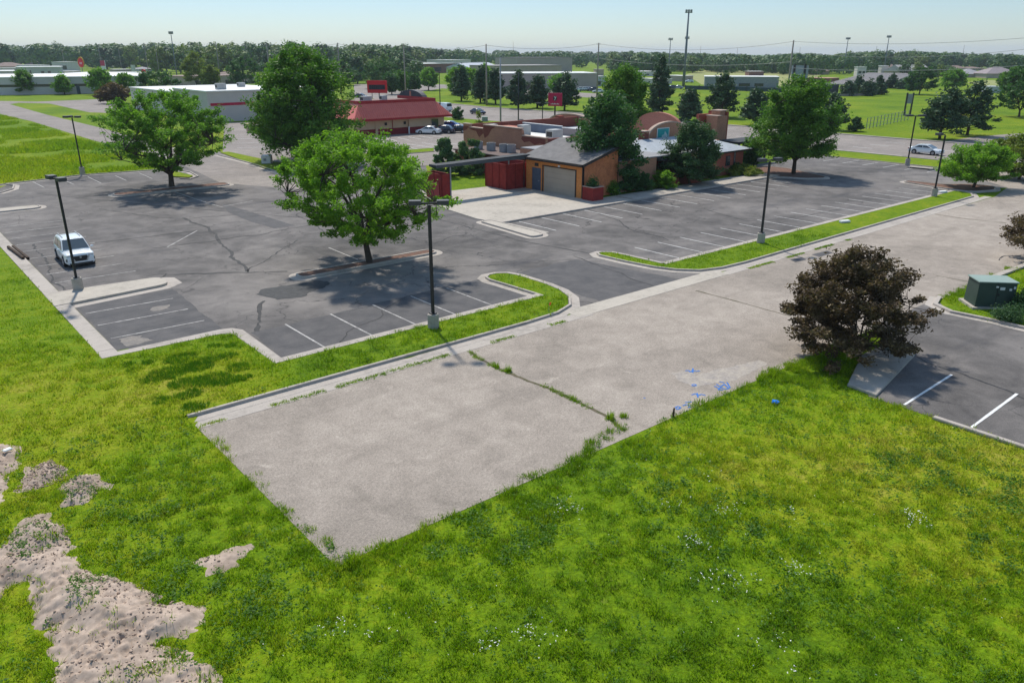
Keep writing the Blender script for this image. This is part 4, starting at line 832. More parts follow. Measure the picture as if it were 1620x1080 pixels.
for py0, lo, hi, dt, gap in ((105.5, -60, 1690, 1, 1.1), (109, -60, 1690, 3, 1.0), (113, -60, 640, 5, .95), (119, 180, 640, 6, 1.1), (126, 200, 660, 14, 1.1), (132, 290, 660, 22, 1.1), (113, 960, 1690, 6, .85), (107.5, 640, 1690, 2, .62), (110.5, 960, 1690, 5, .8), (121, 1425, 1690, 19, .9)):
    px = lo+rb.uniform(0, 10)
    while px < hi:
        py = py0+rb.uniform(-2.0, 2.0)*(py0-85)/20; ty = topline(px)+dt+rb.gamma(1.5, 2.2)-2; q = px
        Hh = HT(px, py, ty); wpx = Hh*.85/MPP(*G(px, py)); px += wpx*rb.uniform(.55, 1.15)*gap
        if not clear_of(q, py): continue
        BP.append((q, py, Hh))
print("background trees", len(BP))
if len(BP) > 286: BP = [BP[i] for i in sorted(rb.choice(len(BP), 286, False))]
used = set()
for i, (px, py, Hh) in enumerate(BP):
    x, y = G(px, py)
    k_ = int(rb.integers(12)); o = protos[k_] if k_ not in used else copy_tree(protos[k_]); used.add(k_)
    o.location = (x, y, 0); o.rotation_euler = (0, 0, rb.uniform(0, 6.28)); s_ = Hh/12; w_ = s_*rb.uniform(.85, 1.35); o.scale = (w_, w_, s_)
    z_ = next(z for z in zones if px < z[0])[1]; tag(o, "%s %s tree %s" % (("tall", "round", "broad", "small")[min(3, int(Hh < 13)+2*int(w_ < s_))], ("deep green", "mid green", "yellowish green", "deep green", "blue green", "mid green", "deep green", "yellowish green", "mid green", "deep green", "blue green", "deep green")[k_], z_), "tree", "trees " + z_)
for k_ in range(12):
    if k_ not in used: 
        for c_ in list(protos[k_].children): bpy.data.objects.remove(c_)
        bpy.data.objects.remove(protos[k_])
# the far wood that closes the horizon
rr = rb; n = 1700; D = np.where(rr.uniform(0, 1, n) < .5, rr.uniform(600, 860, n), rr.uniform(800, 2000, n)); A = np.radians(rr.uniform(8, 92, n)); cx = D*np.cos(A); cy = D*np.sin(A)
px_ = proj(cx, cy)[0]; tl = np.array([topline(float(np.clip(v, -60, 1700))) for v in px_])+rr.gamma(2, 2.4, n)-.5; hh = np.clip(14+(85-tl)*D/1302, 6, 24); kk_ = ~((px_ < 1010) & (D < 830)) & ~((D < 860) & (fbm(cx, cy, .006, 5) < .42)) & ~((px_ > 650) & (px_ < 1000) & (D < 720)) & ~((px_ > 1090) & (px_ < 1240) & (D < 640)) & ~((px_ < 120) & (D < 760)); D, cx, cy, hh, px_ = D[kk_], cx[kk_], cy[kk_], hh[kk_], px_[kk_]; n = len(D)
idx = np.repeat(np.arange(n), 230); g = rr.normal(0, 1, (len(idx), 3)); g /= np.linalg.norm(g, axis=1)[:, None]; sc_ = 1+.5*rr.uniform(0, 1, n)
C = np.stack([cx[idx]+g[:, 0]*hh[idx]*.45*sc_[idx], cy[idx]+g[:, 1]*hh[idx]*.45*sc_[idx], hh[idx]*.52+g[:, 2]*hh[idx]*.46], 1)
nv = g+rr.normal(0, .38, g.shape); nv[:, 2] += .25; nv /= np.linalg.norm(nv, axis=1)[:, None]
uu = np.cross(nv, rr.normal(0, 1, g.shape)); uu /= np.linalg.norm(uu, axis=1)[:, None]; vv = np.cross(nv, uu); s_q = (hh[idx]*.085*rr.uniform(.6, 1.4, len(idx)))[:, None]
V = np.stack([C-uu*s_q, C-vv*s_q*.8, C+uu*s_q, C+vv*s_q*.8], 1).reshape(-1, 3); link("distant_wood", npmesh("distant_wood", V, np.arange(len(V)).reshape(-1, 4)), leafmat("wood_leaves", (.028, .075, .026), (.062, .132, .036), (.105, .175, .045), .2, .05, .12))["kind"] = "stuff"
HOLES = []
# ================================================================== BUILDINGS
STUC = M("tan_stucco", (.46, .235, .145), (.38, .19, .12), .8, .9, fine=8); ORANGE = M("orange_board", (.60, .215, .085), (.42, .14, .06), .9, .85, fine=7)
YELL = M("ochre_board", (.64, .25, .07), (.54, .20, .06), 1.2, .85, fine=7)
REDW = M("red_board_fence", (.30, .035, .028), (.20, .022, .018), 1.4, .85, fine=9); REDBR = brick("red_brick", (.30, .075, .05), (.26, .13, .10)); BRK = brick("exposed_brick", (.20, .055, .04), (.22, .12, .09))
PINKB = brick("pinkish_brick", (.42, .17, .12), (.40, .24, .19)); GROOF = M("grey_shingle", (.185, .175, .172), (.12, .115, .115), 1.5, .85, fine=6); LROOF = M("pale_shingle", (.40, .43, .46), (.31, .34, .37), 1.5, .8, fine=6)
WROOF = M("white_membrane", (.74, .74, .72), (.58, .57, .54), .7, .8); TRIM = M("dark_trim", (.045, .035, .03), (.03, .025, .022), 2, .7); CANOPY = M("black_canopy_felt", (.035, .04, .045), (.022, .024, .027), .7, .75)
BLUED = M("slate_blue_door", (.09, .115, .16), rough=.6); DOORG = M("greige_roll_door", (.40, .335, .265), (.36, .30, .235), .8, .7); COPING = M("stone_coping", (.48, .36, .28), (.38, .28, .22), 2, .9)
SCREEN = M("blue_grey_screen", (.13, .17, .23), (.10, .13, .18), .6, .7); TAUPE = M("taupe_screen", (.25, .22, .22), (.21, .18, .18), .6, .8); TEAL = M("teal_sign_face", (.02, .33, .33), (.015, .28, .29), 2, .5); WHITEP = M("white_paint", (.76, .76, .74), (.66, .66, .64), 1.5, .6)
# --- orange garage with the lean-to roof
g_ = thing("garage", "orange boarded garage with a grey shed roof and a greige roll door", "garage", (56.4, 56.2, 0))
def loc_(mb, o): mb.v = [(v[0]-o[0], v[1]-o[1], v[2]-o[2]) for v in mb.v]; return mb
O = (56.4, 56.2, 0)
def rz_(x): return 3.32+(x-56.4)/5.1*1.45
mb = MB(); mb.prism([(56.4, 56.2), (56.55, 56.2), (56.55, 57.3), (56.4, 57.3)], .02, 3.3).box(56.4, 57.3, 2.75, 56.55, 62.2, 3.3).box(56.4, 62.2, .02, 56.55, 62.6, 3.3).box(56.4, 62.6, 2.45, 56.55, 64.1, 3.3).box(56.4, 64.1, .02, 56.55, 65.0, 3.3)
loc_(mb, O).build("front_wall", YELL, g_)
mb = MB().add([(56.55, 56.2, .02), (61.5, 56.2, .02), (61.5, 56.2, 4.72), (56.55, 56.2, 3.3), (56.55, 56.35, .02), (61.5, 56.35, .02), (61.5, 56.35, 4.72), (56.55, 56.35, 3.3)], [(0, 1, 2, 3), (7, 6, 5, 4), (0, 4, 5, 1), (1, 5, 6, 2), (2, 6, 7, 3), (3, 7, 4, 0)])
loc_(mb, O).build("side_wall", ORANGE, g_)
mb = MB().box(61.35, 56.35, .02, 61.5, 65, 4.7).box(56.55, 64.85, .02, 61.35, 65, 3.3); loc_(mb, O).build("rear_wall", STUC, g_)
mb = MB().add([(55.9, 55.8, 3.3), (61.9, 55.8, 4.98), (61.9, 65.4, 4.98), (55.9, 65.4, 3.3), (55.9, 55.8, 3.5), (61.9, 55.8, 5.18), (61.9, 65.4, 5.18), (55.9, 65.4, 3.5)], [(3, 2, 1, 0), (4, 5, 6, 7), (0, 1, 5, 4), (1, 2, 6, 5), (2, 3, 7, 6), (3, 0, 4, 7)])
rf = loc_(mb, O).build("roof", GROOF, g_)
mb = MB().box(55.84, 55.74, 3.26, 55.9, 65.46, 3.54).add([(55.84, 55.74, 3.24), (61.95, 55.74, 4.95), (61.95, 55.74, 5.22), (55.84, 55.74, 3.53), (55.84, 55.8, 3.24), (61.95, 55.8, 4.95), (61.95, 55.8, 5.22), (55.84, 55.8, 3.53)], [(0, 1, 2, 3), (7, 6, 5, 4), (0, 4, 5, 1), (1, 5, 6, 2), (2, 6, 7, 3), (3, 7, 4, 0)])
loc_(mb, O).build("fascia", TRIM, rf)
mb = MB(); [mb.box(56.47, 57.32, .03+i*.54, 56.5+(.012 if i % 2 else 0), 62.18, .03+i*.54+.53) for i in range(5)]; loc_(mb, O).build("garage_door", DOORG, g_)
loc_(MB().box(56.46, 62.62, .03, 56.5, 64.08, 2.44), O).build("door", BLUED, g_)
mb = MB().box(56.36, 57.15, .02, 56.4, 57.3, 2.85).box(56.36, 62.2, .02, 56.4, 62.35, 2.85).box(56.36, 57.3, 2.75, 56.4, 62.2, 2.85).box(56.34, 56.12, .02, 56.4, 56.3, 3.3).box(56.34, 56.12, .02, 56.5, 56.2, 3.3); loc_(mb, O).build("door_frame", TRIM, g_)
loc_(MB().box(56.3, 59.6, 2.88, 56.4, 59.85, 3.05), O).build("wall_lamp", WHITEP, g_); loc_(MB().box(56.37, 63.0, 2.6, 56.4, 63.6, 2.95), O).build("vent", TRIM, g_)
loc_(MB().tube([(55.86, 65.3, 3.3), (56.3, 65.25, 3.1), (56.3, 65.25, .05)], .05, 8), (56.4, 56.2, 0)).build("downpipe", TRIM, g_)
loc_(MB().box(55.78, 55.9, 3.36, 55.84, 65.4, 3.47), (56.4, 56.2, 0)).build("gutter", TRIM, g_); loc_(MB().box(56.44, 62.9, 1.0, 56.458, 63.0, 1.15), (56.4, 56.2, 0)).build("door_handle", GREYM, g_)
# --- planter
O = (55.6, 56.2, 0); t_ = thing("planter_box", "red boarded planter box at the corner of the orange garage", "planter", (56.9, 55.2, 0))
MB().box(-.75, -.75, .02, -.65, .75, 1.35).box(.65, -.75, .02, .75, .75, 1.35).box(-.65, -.75, .02, .65, -.65, 1.35).box(-.65, .65, .02, .65, .75, 1.35).build("box", REDW, t_)
MB().box(-.79, -.79, 1.35, -.6, .79, 1.42).box(.6, -.79, 1.35, .79, .79, 1.42).box(-.6, -.79, 1.35, .6, -.6, 1.42).box(-.6, .6, 1.35, .6, .79, 1.42).build("rim", COPING, t_)
MB().box(-.64, -.64, 1.0, .64, .64, 1.24).build("soil", SOIL, t_)
make_tree("potted_shrub", "small leafy shrub growing in the red planter box", "shrub", (56.9, 55.2, 1.2), 1.1, .5, .05, 'dome', 25, 900, .09, LF_DARK, 350, None, .03, 4, .3, stems=3)
# --- red boarded enclosure and its left wing, thin canopy
def red_box(label, x0, y0, x1, y1, h, cat="enclosure", gate=None):
    t = thing("board_enclosure", label, cat, (x0, y0, 0)); dx, dy = x1-x0, y1-y0; mb = MB()
    mb.box(0, 0, .02, .1, dy, h).box(dx-.1, 0, .02, dx, dy, h).box(.1, 0, .02, dx-.1, .1, h).box(.1, dy-.1, .02, dx-.1, dy, h); mb.build("fence_wall", REDW, t)
    mp = MB(); 
    for i in range(int(dy/1.2)+1): mp.box(-.04, min(i*1.2, dy-.1), .02, -.003, min(i*1.2, dy-.1)+.1, h+.04)
    for i in range(int(dx/1.2)+1): mp.box(min(i*1.2, dx-.1), -.04, .02, min(i*1.2, dx-.1)+.1, -.003, h+.04)
    mp.build("batten", M("darker_red_batten", (.20, .02, .016), rough=.85), t)
    if gate: MB().box(-.09, dy*.12, .05, -.05, dy*.86, gate).build("gate", M("rose_red_gate", (.36, .06, .055), (.30, .05, .045), 1, .8), t)
    return t
red_box("dark red boarded enclosure joined to the left of the orange garage", 53.9, 65.4, 57.4, 69.2, 2.75)
red_box("dark red boarded enclosure with a rose gate under the canopy's left end", 44.9, 64.8, 46.0, 67.6, 2.6, gate=1.75)
t_ = thing("canopy", "long thin black flat canopy on slim posts, spanning between the red enclosures", "canopy", (44.2, 64.6, 0))
MB().add([(0, 0, 3.35), (12.4, 0, 3.5), (12.4, 1.3, 3.5), (0, 1.3, 3.35), (0, 0, 3.58), (12.4, 0, 3.73), (12.4, 1.3, 3.73), (0, 1.3, 3.58)], [(3, 2, 1, 0), (4, 5, 6, 7), (0, 1, 5, 4), (1, 2, 6, 5), (2, 3, 7, 6), (3, 0, 4, 7)]).build("roof_deck", CANOPY, t_)
MB().box(-.03, -.05, 3.3, 12.4, -.003, 3.6).build("fascia", M("charcoal_fascia", (.08, .09, .10), rough=.6), t_)
for x_, y_ in ((1.8, .15), (10.1, .9)): MB().cbox((x_, y_, 1.69), (.11, .11, 3.34)).build("post", GREYM, t_)
sheet("lawn_patch", [(46.5, 69), (53.5, 68.6), (60, 70), (62, 78), (50, 80), (47, 72)], .056, GROUND)
# --- brick restaurant block
t_ = thing("restaurant", "sprawling tan stucco and brick restaurant with chipped parapets and arched gables", "restaurant", (68, 57, 0)); O = (68, 57, 0)
def bl(mb, nm, mt, par=None): return loc_(mb, O).build(nm, mt, par or t_)
# west block: parapet wall facing the lot, x=66
mb = MB().wallpoly((66, 89.5), (0, -1), [(0, 0), (17, 0), (17, 4.15), (12.6, 4.15), (12.4, 4.9), (4.6, 5.0), (4.4, 4.45), (1.6, 4.5), (1.4, 4.85), (0, 4.85)], (1, 0), .4); bl(mb, "stucco_wall", STUC)
mb = MB()
for i_, poly in enumerate(([(1.0, 4.5), (4.4, 4.45), (4.5, 3.9), (3.6, 3.3), (2.9, 4.1), (1.8, 4.2)], [(4.6, 4.95), (7.2, 4.95), (6.3, 4.55), (5.6, 3.7), (4.8, 3.3), (4.5, 4.0)], [(12.6, 4.12), (17, 4.12), (17, 3.4), (16.0, 3.5), (15.0, 3.25), (14.0, 3.6), (13.0, 3.4), (12.4, 3.8)], [(0, 4.6), (1.2, 4.6), (.9, 4.2), (0, 3.9)])): bl(MB().wallpoly((65.985, 89.5), (0, -1), poly, (1, 0), .01), "brick_patch", BRK)
mb = MB().box(65.9, 84.95, 4.46, 66.5, 87.95, 4.58).box(65.9, 77.15, 4.98, 66.5, 84.9, 5.1).box(65.9, 72.4, 4.16, 66.5, 76.9, 4.28).box(65.9, 88.05, 4.86, 66.5, 89.6, 4.98); bl(mb, "coping", COPING)
bl(MB().box(66.4, 72.5, 0, 88, 72.9, 4.1), "end_wall", BRK); bl(MB().box(66.4, 89.1, 0, 88, 89.5, 4.8), "end_wall", BRK); bl(MB().box(66.4, 72.9, 3.3, 88, 89.1, 3.4), "flat_roof", WROOF)
# low service roof in front, with four condensers
bl(MB().box(59.8, 70.0, 0, 66, 83, 2.35), "low_wall", BRK); bl(MB().box(59.6, 69.8, 2.35, 66, 83.2, 2.5), "low_roof", M("brown_roof", (.16, .11, .095), (.1, .08, .075), 1, .9))
bl(MB().box(61.9, 56.4, 0, 68, 72.5, 3.3), "side_wall", STUC); bl(MB().box(61.95, 56.3, 3.3, 80, 72.5, 3.42), "flat_roof", M("grey_membrane", (.30, .30, .31), (.2, .2, .21), .7, .8))
# roof screens, chimneys and far gables
bl(MB().box(76, 80.2, 3.4, 76.2, 88.5, 4.55), "roof_screen", SCREEN); bl(MB().box(76, 72, 3.4, 76.2, 80.15, 4.4), "roof_screen", TAUPE); bl(MB().box(75.95, 72, 4.4, 76.25, 80.15, 4.48).box(75.95, 80.2, 4.55, 76.25, 88.5, 4.63), "coping", WHITEP)
bl(MB().box(70.5, 84, 3.4, 73, 88, 4.4), "brick_pier", PINKB); bl(MB().box(84, 89.2, 3.4, 85.0, 90.1, 5.1), "chimney", REDBR)
def arch(org, u, nrm, half, z0, zsh, ztop, th, mat, cmat, base=3.4):
    pts = [(0, base), (2*half, base), (2*half, zsh)]+[(half+half*.86*math.cos(a), zsh+(ztop-zsh)*math.sin(a)) for a in np.linspace(.0, math.pi, 17)]+[(0, zsh)]
    bl(MB().wallpoly(org, u, pts, nrm, th), "arched_gable", mat)
    mb = MB(); ap = pts[3:-1]
    for i in range(len(ap)-1):
        a, b = ap[i], ap[i+1]; mb.wallpoly((org[0]-nrm[0]*.06, org[1]-nrm[1]*.06), u, [a, b, (b[0]+(b[0]-half)*.03, b[1]+.16), (a[0]+(a[0]-half)*.03, a[1]+.16)], nrm, th+.12)
    bl(mb, "coping", cmat)
arch((88, 96.5), (0, -1), (1, 0), 5.6, 3.4, 3.7, 5.0, .4, PINKB, COPING, 0)
arch((88.5, 78.2), (0, -1), (1, 0), 4.6, 3.4, 4.1, 6.1, .4, PINKB, PINKB, 0)
arch((74.0, 63.4), (1, 0), (0, 1), 4.4, 3.4, 4.3, 6.0, .35, STUC, COPING, 3.0)
bl(MB().box(73.2, 62.9, 3.4, 74.1, 63.8, 5.2), "brick_pier", BRK); bl(MB().box(73.1, 62.8, 5.2, 74.2, 63.9, 5.32), "coping", COPING); bl(MB().box(72.2, 64.8, 3.4, 72.9, 65.5, 4.9), "brick_pier", BRK)
bl(MB().box(83.0, 78.0, 3.4, 84, 79, 5.6).box(84.4, 78, 3.4, 88, 78.4, 4.9), "brick_pier", REDBR)
sgn = bl(MB().box(76.2, 63.29, 3.75, 78.3, 63.33, 5.35), "sign_panel", TEAL); loc_(MB().box(76.1, 63.3, 3.65, 78.4, 63.36, 3.75).box(76.1, 63.3, 5.35, 78.4, 63.36, 5.45).box(76.1, 63.3, 3.75, 76.2, 63.36, 5.35).box(78.3, 63.3, 3.75, 78.4, 63.36, 5.35), O).build("sign_frame", WHITEP, sgn)
loc_(MB().wallpoly((76.2, 63.28), (1, 0), [(.75, .1+3.75), (1.9, .2+3.75), (1.9, .75+3.75), (1.35, 1.3+3.75), (1.2, .9+3.75), (.8, .8+3.75)], (0, 1), .008), O).build("sign_emblem", M("pale_emblem", (.45, .62, .62)), sgn)
bl(MB().box(74, 56.3, 0, 76, 72, 3.3).box(76, 62.9, 0, 88.4, 90, 3.3), "core_wall", STUC); bl(MB().box(76.4, 63.8, 3.3, 88.4, 89.9, 3.41), "flat_roof", M("silver_roof", (.55, .56, .57), (.4, .4, .41), .8, .7))
# tower and stepped walls at the east end
mb = MB().box(90.2, 64.8, 0, 92.4, 66.6, 6.1).box(91.2, 65.2, 6.1, 92.4, 66.6, 6.7).box(89.0, 66.0, 0, 90.2, 67, 4.9).box(87.2, 66.2, 0, 89, 67, 4.5); bl(mb, "tower", STUC); bl(MB().box(92.4, 64.9, 0, 92.8, 68, 6.6).box(89.0, 67.0, 4.0, 92.4, 67.4, 6.3).box(88.9, 65.8, 0, 89.3, 66, 4.9), "brick_pier", REDBR)
bl(MB().box(90.1, 64.7, 6.1, 91.2, 66.7, 6.2).box(91.15, 65.1, 6.7, 92.9, 66.7, 6.82).box(88.9, 65.9, 4.9, 90.2, 67.1, 5.0), "coping", COPING)
# south wing with the pale hipped roof
bl(MB().box(73.2, 56.9, 0, 85.2, 57.1, 2.9).box(85.0, 57.1, 0, 85.2, 62.9, 2.9).box(73.0, 57.9, 0, 73.2, 62.9, 2.9), "wing_wall", brick("rose_brick_wall", (.36, .10, .07), (.33, .15, .11)))
bl(MB().box(69.5, 58.6, 0, 73, 58.8, 2.9), "recess_wall", REDW); bl(MB().box(81.6, 56.86, 1.1, 82.5, 56.895, 2.3).box(83.2, 56.86, .4, 83.6, 56.895, 2.6), "window", DARKG)
ev = [(69.0, 56.4), (86.2, 56.4), (86.2, 63.2), (69.0, 63.2)]
mb = MB().add([(69.0, 56.4, 2.9), (86.4, 56.4, 2.9), (86.4, 62.9, 2.9), (69.0, 62.9, 2.9), (72.4, 62.9, 4.35), (82.4, 62.9, 4.35)], [(0, 1, 5, 4), (1, 2, 5), (3, 0, 4), (3, 2, 1, 0), (2, 3, 4, 5)]); bl(mb, "hipped_roof", LROOF)
bl(MB().box(68.95, 56.34, 2.72, 86.45, 56.4, 2.93).box(86.4, 56.4, 2.72, 86.46, 62.9, 2.93).box(68.94, 56.4, 2.72, 69, 62.9, 2.93), "fascia", TRIM)
bl(MB().box(72.2, 55.0, 0, 72.6, 57.5, .9).box(69.8, 55.6, 0, 71.2, 56.0, 1.2).box(72.6, 55.0, 0, 74.5, 55.2, .9), "garden_wall", REDBR); bl(MB().box(72.1, 54.9, .9, 74.6, 55.3, .98).box(69.7, 55.5, 1.2, 71.3, 56.1, 1.28), "coping", COPING)
# entrance canopy to the east
cp_ = thing("canopy", "dark flat entrance canopy at the east end of the brick restaurant", "canopy", (90, 61, 0))
MB().box(0, 0, 2.75, 7.2, 3.4, 3.05).build("roof_deck", CANOPY, cp_)
for x_ in (.5, 3.6, 6.8): MB().cbox((x_, .25, 1.37), (.22, .22, 2.74)).build("post", TRIM, cp_)
# rooftop machinery: each unit stands on its own
def unit(label, x, y, z, w_, h_, kind="condenser", rnd=True, group=None):
    t = thing("roof_unit", label, "roof unit", (x, y, z), 0, group); n = 12
    if rnd: MB().tube([(0, 0, .02), (0, 0, h_)], w_/2, n).build("casing", GREYM, t, smooth=False); MB().tube([(0, 0, h_), (0, 0, h_+.05)], w_*.42, n).build("fan_grille", BLACK, t)
    else: MB().box(-w_/2, -w_*.4, .02, w_/2, w_*.4, h_).build("casing", M("pale_unit_metal", (.42, .42, .40), (.34, .34, .33), 1, .5), t, bevel=.03); MB().box(-w_/2-.012, -w_*.3, h_*.3, -w_/2-.002, w_*.3, h_*.8).build("louvre", BLACK, t)
for i, (px, py) in enumerate(((757, 237), (777, 240), (797, 242), (809, 243))):
    q = ATX(px, py+2, 61.8+i*.3); unit(("first", "second", "third", "fourth")[i]+" round condenser from the left on the low brown roof", 61.8+i*.3, q[0], 2.5, 1.15, .95, group="condensers on the low brown roof")
unit("pale boxy unit on the roof behind the notched parapet", 72, 83.5, 3.4, 1.5, 1.4, rnd=False); unit("white hooded unit on the roof beside the blue grey screen", 71.2, 76.5, 3.4, 1.8, 1.3, rnd=False)
unit("dark capped roof vent at the left of the roof", 80, 93.5, 3.0, .8, 1.5); unit("small unit on the hidden roof behind the first stucco notch", 70, 88, 3.4, 1.2, 1.3, rnd=False)
# --- red metal roofed restaurant
RMET = M("red_standing_seam", (.70, .16, .11), (.62, .13, .09), .7, .45, .5); RDK = M("dark_red_fascia", (.36, .02, .025), (.3, .018, .02), 1, .6); CREAM = M("cream_render", (.62, .44, .28), (.55, .39, .25), .8, .9)
t_ = thing("restaurant", "low restaurant with a sloping red metal roof above cream and dark red walls", "restaurant", (70, 124, 0)); O = (70, 124, 0)
X0, X1, Y0, Y1 = 70.5, 88.2, 124.5, 142
x0_, y0_ = G(583, 216); x1_, y1_ = G(701, 207)
X0, Y0 = x0_-2, (y0_+y1_)/2; X1 = ATY(701, 207, Y0)[0]
def b2(mb, nm, mt, par=None): return loc_(mb, O).build(nm, mt, par or t_)
EH = ATY(620, 190, Y0-1.2)[1]; RH = ATY(620, 163, Y0+.8)[1]; print("red roof", X0, X1, Y0, EH, RH)
b2(MB().box(X0, Y0, 1.15, X1, Y1, EH), "wall", CREAM); b2(MB().box(X0-.03, Y0-.05, 0, X1+.03, Y1, 1.15), "wall_base", M("dark_red_base", (.26, .025, .028), (.2, .02, .022), 1, .8)); b2(MB().box(X0+3.6, Y0-.12, .02, X0+4.1, Y0-.053, EH), "pilaster", CREAM); b2(MB().box(X0+10.6, Y0-.4, 0, X1, Y0-.053, EH), "pilaster", CREAM)
b2(MB().box(X0+10.57, Y0-.46, 0, X1+.03, Y0-.405, 1.15), "wall_base", MATS["dark_red_base"])
b2(MB().box(X1-2.9, Y0-.5, .05, X1-1.4, Y0-.465, 2.35), "door", DARKG); b2(MB().box(X0+10.2, Y0-.85, 0, X0+10.4, Y0-.65, 1.3), "bollard", WHITEP)
for q in (.30, .52): b2(MB().box(X0+(X1-X0)*q, Y0-.10, 1.7, X0+(X1-X0)*q+.5, Y0-.053, 2.2), "wall_vent", TRIM)
b2(MB().tube([(X0+7.2, Y0-.12, .05), (X0+7.2, Y0-.12, EH)], .06, 8), "downpipe", RDK)
unit("grey extractor unit on the red roofed restaurant's flat roof", X0+6, Y0+7, RH, 1.8, 1.0, rnd=False); unit("second smaller unit on the red roofed restaurant's flat roof", X0+11, Y0+9, RH, 1.2, .9, rnd=False)
o0 = 1.3
def ring(i_, z): return [(X0-o0+i_, Y0-o0+i_, z), (X1+o0-i_, Y0-o0+i_, z), (X1+o0-i_, Y1+o0-i_, z), (X0-o0+i_, Y1+o0-i_, z)]
a, b = ring(0, EH+.35), ring(2.2, RH); mb = MB().add(a+b, [(0, 1, 5, 4), (1, 2, 6, 5), (2, 3, 7, 6), (3, 0, 4, 7)]); roof = b2(mb, "metal_roof", RMET)
mb = MB(); n = int((X1-X0+2*o0)/.45)
for i in range(1, n):
    x = X0-o0+i*.45; k = min(1, min(x-(X0-o0), X1+o0-x)/2.2); mb.add([(x-.03, Y0-o0, EH+.35), (x+.03, Y0-o0, EH+.35), (x+.03, Y0-o0+2.2*k, EH+.35+(RH-EH-.35)*k), (x-.03, Y0-o0+2.2*k, EH+.35+(RH-EH-.35)*k), (x, Y0-o0-.02, EH+.44), (x, Y0-o0+2.2*k, EH+.44+(RH-EH-.35)*k)], [(0, 4, 5, 3), (4, 1, 2, 5), (0, 1, 4), (3, 5, 2)])
loc_(mb, O).build("seam", RMET, roof); loc_(MB().box(X0-o0-.05, Y0-o0-.06, EH, X1+o0+.05, Y0-o0-.003, EH+.38).box(X1+o0+.003, Y0-o0, EH, X1+o0+.06, Y1+o0, EH+.38).box(X0-o0, Y0-o0, EH, X1+o0, Y1+o0, EH+.1), O).build("fascia", RDK, roof)
b2(MB().box(X0+.9, Y0+.9, RH, X1-.9, Y0+1.05, RH+.55).box(X1-1.05, Y0+1.05, RH, X1-.9, Y1-.9, RH+.55).box(X0+.9, Y0+1.05, RH, X0+1.05, Y1-.9, RH+.55), "parapet", RDK); b2(MB().box(X0+1.05, Y0+1.05, RH-.2, X1-1.05, Y1-.9, RH), "flat_roof", M("brown_gravel_roof", (.24, .15, .13), (.17, .12, .11), 1, .9))
pts = [(0, RH)]+[(4.6-4.6*math.cos(a), RH+1.75*math.sin(a)) for a in np.linspace(.25, math.pi-.25, 12)]+[(9.2, RH)]
b2(MB().wallpoly((X1-.9, Y1-1), (0, -1), pts, (1, 0), 1.1), "arched_gable", M("dark_arch_panel", (.05, .05, .065), (.035, .035, .045), 1, .6)); b2(MB().wallpoly((X1-.94, Y1-1), (0, -1), [(4.3, RH), (4.9, RH), (4.9, RH+1.5), (4.3, RH+1.5)], (1, 0), .03), "arch_strip", PINKB)
# --- generic far buildings, each surveyed from two corners of its long front
def block(nm, label, cat, A, B, top, depth, wm, rm, roof="flat", rr_=.35, wins=(), winm=None, ov=.25, split=None):
    a = Vector(G(*A)); b = Vector(G(*B)); u = (b-a).normalized(); L = (b-a).length; nrm = Vector((-u.y, u.x))
    if nrm.dot(a) < 0: nrm = -nrm
    h = HT(*A, top); t = thing(nm, label, cat, (a.x, a.y, 0), math.atan2(u.y, u.x)); sg_ = 1 if Vector((-u.y, u.x)).dot(nrm) > 0 else -1; D = depth*sg_
    y0, y1 = min(0, D), max(0, D)
    if roof == "flat":
        MB().box(0, y0, 0, L, y1, h*.955).build("wall", wm, t); r = MB().box(-ov, y0-ov, h*.955, L+ov, y1+ov, h).build("roof", rm, t)
    else:
        hw = h*(1-rr_); MB().box(0, y0, 0, L, y1, hw).build("wall", wm, t); o = ov+.3; i_ = 0 if roof == "gable" else abs(D)*.5; ym = (y0+y1)/2
        r = MB().add([(-o, y0-o, hw), (L+o, y0-o, hw), (L+o, y1+o, hw), (-o, y1+o, hw), (i_, ym, h), (L-i_, ym, h)], [(0, 1, 5, 4), (2, 3, 4, 5), (1, 2, 5), (3, 0, 4), (3, 2, 1, 0)]).build("roof", rm, t)
    for (u0, u1, z0, z1) in wins:
        yy = (-.05, -.002) if sg_ > 0 else (.002, .05); MB().box(u0*L, yy[0], z0*h, u1*L, yy[1], z1*h).build("window", winm or DARKG, t)
    return t, L, h, D
WST = M("white_stucco_far", (.66, .60, .58), (.58, .53, .51), .3, .9); PINKW = M("pinkish_white_wall", (.55, .50, .47), (.50, .455, .43), .3, .9); GREYR = M("grey_roof_far", (.34, .33, .34), (.27, .26, .27), .3, .9); BRNR = M("brown_roof_far", (.25, .18, .15), (.19, .14, .12), .3, .9); BRKF = M("far_brick", (.24, .12, .085), (.2, .1, .075), .4, .9); TANF = M("far_tan", (.46, .37, .30), (.4, .32, .26), .3, .9); BLUW = M("pale_blue_metal", (.50, .52, .56), (.43, .45, .49), .2, .6)
REDST = M("red_stripe", (.50, .015, .06), rough=.6)
